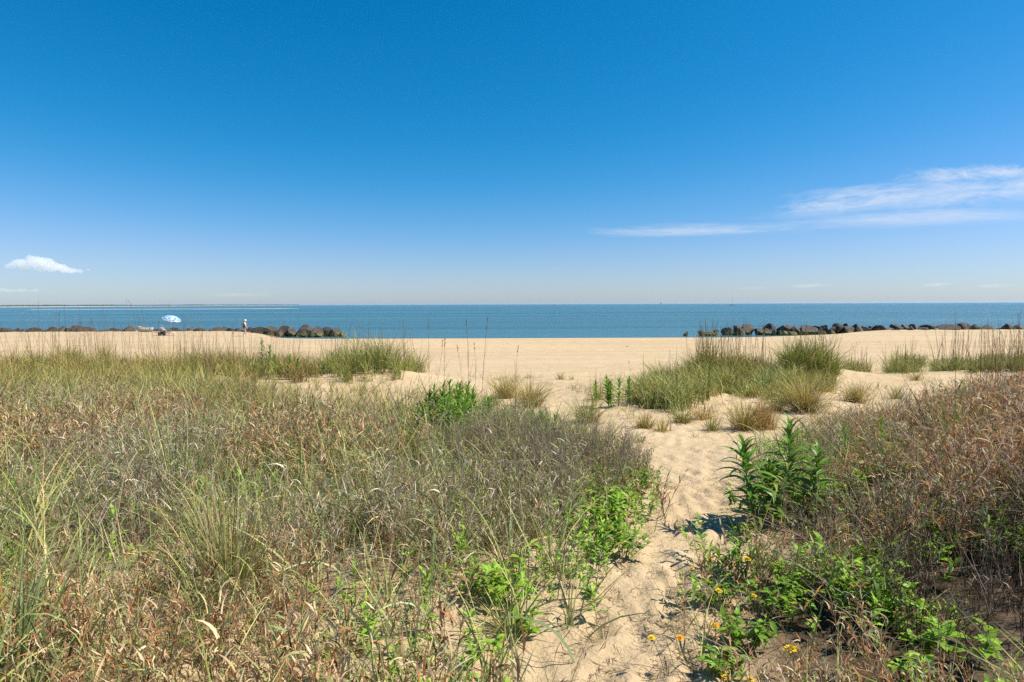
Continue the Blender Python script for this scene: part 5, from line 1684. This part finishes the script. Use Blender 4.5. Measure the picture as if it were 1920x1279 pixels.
G_P = 'low leafy green plants along the path'
for args in ((1192, 925, .30, .28, 110, 'dark leafy plant farthest up at the left edge of the path, beside the twig ends', BROAD_M, G_P, 'leafy_plant', 1.1),
             (1140, 990, .30, .26, 130, 'broad bright leafy plant at the left path edge below the dark one', BROAD, G_P, 'leafy_plant', 1.05),
             (1165, 1045, .20, .2, 60, 'leafy plant hanging over the sand at the left path edge, opposite the goldenrod shadow', BROAD_M, G_P, 'leafy_plant', 1.0),
             (1085, 1005, .24, .22, 60, 'leafy plant half in the grass left of the broad bright one', BROAD_M, G_P, 'leafy_plant', .85),
             (1060, 960, .2, .2, 40, 'small leafy plant at the foot of the twiggy brush', BROAD_M, G_P, 'leafy_plant', .8),
             (1105, 955, .2, .22, 50, 'leafy plant at the brush foot between the dark one and the small one', BROAD_M, G_P, 'leafy_plant', .95),
             (1160, 965, .2, .22, 60, 'bright leafy plant squeezed between the dark upper one and the broad bright one', BROAD, G_P, 'leafy_plant', 1.0),
             (1125, 1035, .2, .2, 60, 'bright leafy plant inside the edge, left of the one hanging over sand', BROAD, G_P, 'leafy_plant', .95),
             (1112, 1115, .08, .06, 14, 'tiny sprout with a few leaves on the sand left of the path', BROAD_M, G_P, 'leafy_plant', .7),
             (960, 1140, .20, .22, 80, 'bushy bright green plant in the foreground scrub left of the lower path', BROAD, G_P, 'leafy_plant', 1.0),
             (905, 1120, .16, .18, 46, 'leafy plant joining the bushy bright one on its left', BROAD_M, G_P, 'leafy_plant', .85),
             (985, 1190, .12, .12, 28, 'small leafy plant below the bushy bright one', BROAD_M, G_P, 'leafy_plant', .9),
             (425, 1235, .07, .10, 13, 'small seedling with round bright leaves near the bottom edge on the left', BIG, G_P, 'leafy_plant', .7),
             (760, 1050, .1, .12, 26, 'little pale green plant in the middle of the left scrub', BROAD, G_P, 'leafy_plant', .6),
             (760, 990, .1, .14, 22, 'small leafy plant in the left scrub above the little pale one', BROAD_M, G_P, 'leafy_plant', .7),
             (335, 920, .16, .3, 40, 'pale feathery green plant behind the straw-coloured tuft on the left', BROAD, G_P, 'leafy_plant', .6),
             (640, 850, .2, .3, 40, 'green plant among the dry stems in the upper middle of the left scrub', BROAD, G_P, 'leafy_plant', .8),
             (420, 800, .25, .32, 40, 'green leafy plant among the dry stems in the upper left scrub', BROAD, G_P, 'leafy_plant', .9),
             (880, 875, .2, .3, 34, 'green leafy plant in the scrub just below the middle goldenrods', BROAD, G_P, 'leafy_plant', .9),
             (1010, 880, .16, .3, 34, 'light green plant inside the twiggy brush', BROAD, G_P, 'leafy_plant', .8),
             (1130, 935, .16, .3, 30, 'dull green plant at the right end of the twiggy brush', BROAD_M, G_P, 'leafy_plant', .8)):
    leafy_plant(*args)
G_Q = 'leafy green plants in the right scrub'
for args in ((1515, 970, .22, .34, 60, 'bright leafy plant right below the upright goldenrod', BROAD, G_Q, 'leafy_plant', 1.0),
             (1560, 955, .2, .3, 46, 'leafy plant right of the bright one under the upright goldenrod', BROAD_M, G_Q, 'leafy_plant', .9),
             (1640, 985, .22, .34, 75, 'dense bright green plant in the middle of the right scrub', BROAD, G_Q, 'leafy_plant', .75),
             (1625, 945, .2, .36, 50, 'leafy plant behind the dense bright one in the right scrub', BROAD_M, G_Q, 'leafy_plant', .9),
             (1400, 1012, .10, .10, 30, 'small leafy plant at the foot of the leaning goldenrod, on the shadow', BROAD_M, G_Q, 'leafy_plant', .9),
             (1470, 1110, .14, .2, 40, 'leafy plant in the brown stems right of the upper yellow flowers', BROAD, G_Q, 'leafy_plant', .9),
             (1430, 1150, .2, .16, 60, 'spreading leafy plant among the yellow flowers', BROAD_M, G_Q, 'leafy_plant', .95),
             (1490, 1170, .16, .2, 44, 'leafy plant left of the brown stems above the largest yellow flower', BROAD, G_Q, 'leafy_plant', .8),
             (1345, 1140, .16, .14, 56, 'leafy rosette at the right edge of the path under the upper yellow flowers', BROAD_M, G_Q, 'leafy_plant', .9),
             (1400, 1215, .18, .14, 60, 'dark leafy rosette in the shade left of the largest yellow flower', BROAD_M, G_Q, 'leafy_plant', 1.0),
             (1350, 1268, .12, .1, 36, 'leafy rosette at the bottom edge under the lowest yellow flowers', BROAD_M, G_Q, 'leafy_plant', .95),
             (1620, 1190, .11, .2, 44, 'small dense plant with narrow bright leaves in front of the dark thicket', BROAD, G_Q, 'leafy_plant', .5),
             (1770, 1195, .13, .2, 60, 'mossy pale green plant with tiny leaves before the dark thicket', BROAD, G_Q, 'leafy_plant', .38),
             (1725, 1080, .1, .24, 16, 'upright bright green leaves in the brown stems left of the dark thicket', BROAD, G_Q, 'leafy_plant', .9),
             (1715, 1225, .12, .14, 26, 'plant with bright oval leaves near the bottom edge right of the middle', BIG, G_Q, 'leafy_plant', .6),
             (1790, 1262, .12, .14, 10, 'plant with the largest oval leaves in the bottom right', BIG, G_Q, 'leafy_plant', 1.0),
             (1830, 1250, .1, .18, 11, 'plant with large bright leaves right of the largest-leaved one', BIG, G_Q, 'leafy_plant', .85),
             (1700, 1276, .1, .09, 20, 'bright leafy plant cut by the bottom edge of the photo on the right', BROAD, G_Q, 'leafy_plant', 1.0),
             (1870, 870, .2, .4, 36, 'green leafy plant in the red-brown scrub near the right edge', BROAD, G_Q, 'leafy_plant', .8),
             (1800, 900, .2, .4, 36, 'green leafy plant in the upper right scrub left of the edge one', BROAD_M, G_Q, 'leafy_plant', .9),
             (1850, 990, .16, .34, 30, 'green plant above the dark thicket near the right edge', BROAD, G_Q, 'leafy_plant', .8)):
    leafy_plant(*args)

# --- yellow flowers on thin stems --------------------------------------------------------------
M_yellow = foliage('yellow_petal', (.92, .72, .03), trans=.25, gloss=.1, rough=.7, vary=.06)
M_orange = foliage('orange_petal', (.88, .50, .03), trans=.25, gloss=.1, rough=.7, vary=.06)


def flower_head(name, mat, R):
    acc = Acc()
    for ring, (rr, up, n) in enumerate(((1.0, .25, 15), (.72, .6, 11), (.42, 1.0, 8))):
        az = np.arange(n) * 2 * PI / n + ring * .3
        P = np.column_stack([np.cos(az) * R * .08, np.sin(az) * R * .08, 0 * az + .002 * ring])
        Cn = strand(P, az, np.full(n, PI / 2 - up * .8) + RNG.normal(0, .08, n), np.full(n, .25), np.full(n, R * rr), 3)
        blades(acc, Cn, np.full(n, R * .34), np.ones((n, 3)), None, 'twig')
    return make_mesh(name, np.concatenate(acc.V), np.concatenate(acc.F), mat, np.concatenate(acc.C))


HEAD_Y, HEAD_O = flower_head('flower_head', M_yellow, .017), flower_head('flower_head', M_orange, .016)
CUP = make_mesh('flower_cup', *rot(lathe([(.001, -.017), (.0055, -.014), (.0065, -.006), (.006, .002), (.002, .004)], 8), Matrix.Identity(3)), M_stem_green, smooth=True)
FLOWERS = [(1297, 1067, 1120, 1.0, 0, 'yellow flower farthest left in the upper group, over bare sand beside the path'),
           (1332, 1049, 1118, 1.0, 0, 'topmost small yellow flower over the sand, right of the one farthest left'),
           (1401, 1049, 1128, 1.5, 0, 'wide flat yellow flower just below the goldenrod shadow'),
           (1329, 1092, 1132, .9, 0, 'small yellow flower at the top of the leafy rosette by the path'),
           (1348, 1108, 1150, 1.1, 0, 'yellow flower just right below the small one on the leafy rosette'),
           (1414, 1117, 1165, .8, 1, 'small orange half-closed flower right of the leafy rosette'),
           (1428, 1027, 1090, .8, 1, 'small orange flower at the edge of the scrub, highest of all the flowers'),
           (1341, 1173, 1240, 1.2, 1, 'orange-yellow flower above the path edge left of the dark leafy rosette'),
           (1275, 1196, 1262, 1.1, 1, 'orange-yellow flower low over the sand of the path'),
           (1222, 1196, 1270, 1.0, 0, 'pale yellow flower farthest left over the lower path'),
           (1484, 1218, 1270, 1.9, 0, 'largest yellow flower, in the shade right of the dark leafy rosette'),
           (1328, 1241, 1272, .95, 0, 'small yellow flower near the bottom edge by the path'),
           (1361, 1270, 1278, 1.2, 0, 'yellow flower at the bottom edge, left one of two'),
           (1407, 1275, 1278, 1.2, 0, 'yellow flower at the bottom edge, right one of two')]
for k, (px, py, foot, sc, orange, lab) in enumerate(FLOWERS):
    b = at(px + random.uniform(8, 40), foot)
    b[2] = gh(b[0], b[1])
    d = ray(px, py)
    top = np.array([d[0] * b[1], b[1], CAMZ + d[2] * b[1]])
    if foot >= 1278: top = top * 1.0
    v = top - b
    if v[2] < .05:
        b[2] = float(gh(b[0], b[1])); v = top - b
    t = empty('yellow_flower', b, lab, 'flower', 'yellow flowers along the path')
    sfr = np.linspace(0, 1, 9)[:, None]
    Cn = (v[None] * sfr + np.sin(sfr * PI) * np.array([[.03, .02, .02]]) * random.uniform(-1, 1))[None]
    sa = Acc(); tubes(sa, Cn, np.array([.0017]), np.array([(1, 1, 1)]), .2, sides=5)
    link('stem', make_mesh('stem', np.concatenate(sa.V), np.concatenate(sa.F), M_stem_green, smooth=True), t)
    hd = link('flower_head', HEAD_O if orange else HEAD_Y, t)
    tl = Matrix.Rotation(random.uniform(-.35, .35), 4, 'X') @ Matrix.Rotation(random.uniform(-.2, .4), 4, 'Y')
    hd.matrix_basis = Matrix.Translation(v) @ tl @ Matrix.Scale(sc * 1.05, 4)
    link('flower_cup', CUP, hd)
# leafless flower stems of the same plants, fanning over the sand
a = Acc()
n = 90
px = np.concatenate([U(45, 1260, 1400), U(45, 1330, 1500)]); py = np.concatenate([U(45, 1150, 1278), U(45, 1080, 1250)])
P = np.array([at(x, y) for x, y in zip(px, py)])
Cn = strand(P, np.where(RNG.random(n) < .65, RNG.normal(PI, .8, n), U(n, 0, 2 * PI)), U(n, .2, .9), RNG.normal(.2, .3, n), U(n, .15, .34), 6)
tubes(a, Cn, U(n, .0012, .002), pick(n, [(2, (.17, .19, .08)), (1, (.22, .13, .08)), (1, (.25, .22, .12))]), .3)
C2 = strand(Cn[:, -1], U(n, 0, 2 * PI), U(n, 0, .3), U(n, 0, .2), U(n, .012, .022), 2)
blades(a, C2, U(n, .004, .007), pick(n, [(1, (.14, .09, .06)), (1, (.2, .2, .08))]), None, 'leaf')
props(a.obj('flower_stems', M_dry), 'thin bare stems with closed heads around the yellow flowers', kind='stuff')
# ------------------------------------------------------------------ low fair-weather clouds over the bay, and the sea haze
def volume_material(name, density, col, aniso):
    m = bpy.data.materials.new(name); m.use_nodes = True
    N, L = m.node_tree.nodes, m.node_tree.links
    N.clear()
    o = N.new('ShaderNodeOutputMaterial')
    v = node(N, 'ShaderNodeVolumePrincipled'); v.inputs['Color'].default_value = tuple(col) + (1,); v.inputs['Density'].default_value = density; v.inputs['Anisotropy'].default_value = aniso
    L.new(v.outputs[0], o.inputs['Volume'])
    return m


M_cloud = volume_material('cloud_vapour', .014, (1, 1, 1), 0.0)


def cloud(label, D, lumps, seed):
    import bmesh
    rng = np.random.default_rng(seed)
    bm = bmesh.new()
    for px, py, rpx in lumps:
        d = ray(px, py)
        c = np.array((d[0] * D, D, CAMZ + d[2] * D)); R = rpx / F * D
        for k in range(9):
            q = rng.normal(size=3); q /= np.linalg.norm(q); q[2] = abs(q[2]) * .8 - .1
            f = 1.0 if k == 0 else rng.uniform(.35, .6)
            off = q * R * (0 if k == 0 else .8)
            mt = Matrix.Translation(c + off) @ Matrix.Diagonal((R * f, R * f, R * f * .85, 1))
            bmesh.ops.create_icosphere(bm, subdivisions=2, radius=1.0, matrix=mt)
    me = bpy.data.meshes.new('cloud'); bm.to_mesh(me); bm.free()
    me.materials.append(M_cloud)
    o = link('cloud', me)
    md = o.modifiers.new('merge', 'REMESH'); md.mode = 'VOXEL'; md.voxel_size = 2.6 / F * D
    tx = bpy.data.textures.new('billow', 'CLOUDS'); tx.noise_scale = 14 / F * D; tx.noise_depth = 3
    dm = o.modifiers.new('billow', 'DISPLACE'); dm.texture = tx; dm.strength = 9 / F * D; dm.mid_level = .5; dm.texture_coords = 'GLOBAL'
    return props(o, label, 'cloud', 'small white clouds low over the bay')


cloud('white puffy cloud above the far shore on the left', 3600, [(20, 500, 9), (35, 494, 12), (52, 497, 12), (68, 491, 14), (84, 494, 14), (100, 500, 12), (117, 504, 10), (134, 507, 8), (150, 508, 6), (165, 506, 4), (75, 502, 11), (45, 503, 9)], 3)
cloud('small flat pale cloud at the left edge below the puffy one', 4200, [(-8 + 5 * k, 544.6 - .5 * math.sin(k * .7), 4.6 if k < 12 else 3.4) for k in range(16)], 4)
bmh = box(-17000, 17000, -160, 18600, -4, 24)
haze = link('haze', make_mesh('haze', bmh[0], bmh[1], volume_material('sea_haze', .00005, (.60, .74, .90), .2)))
props(haze, 'pale sea air between the camera and the far shore', kind='stuff')
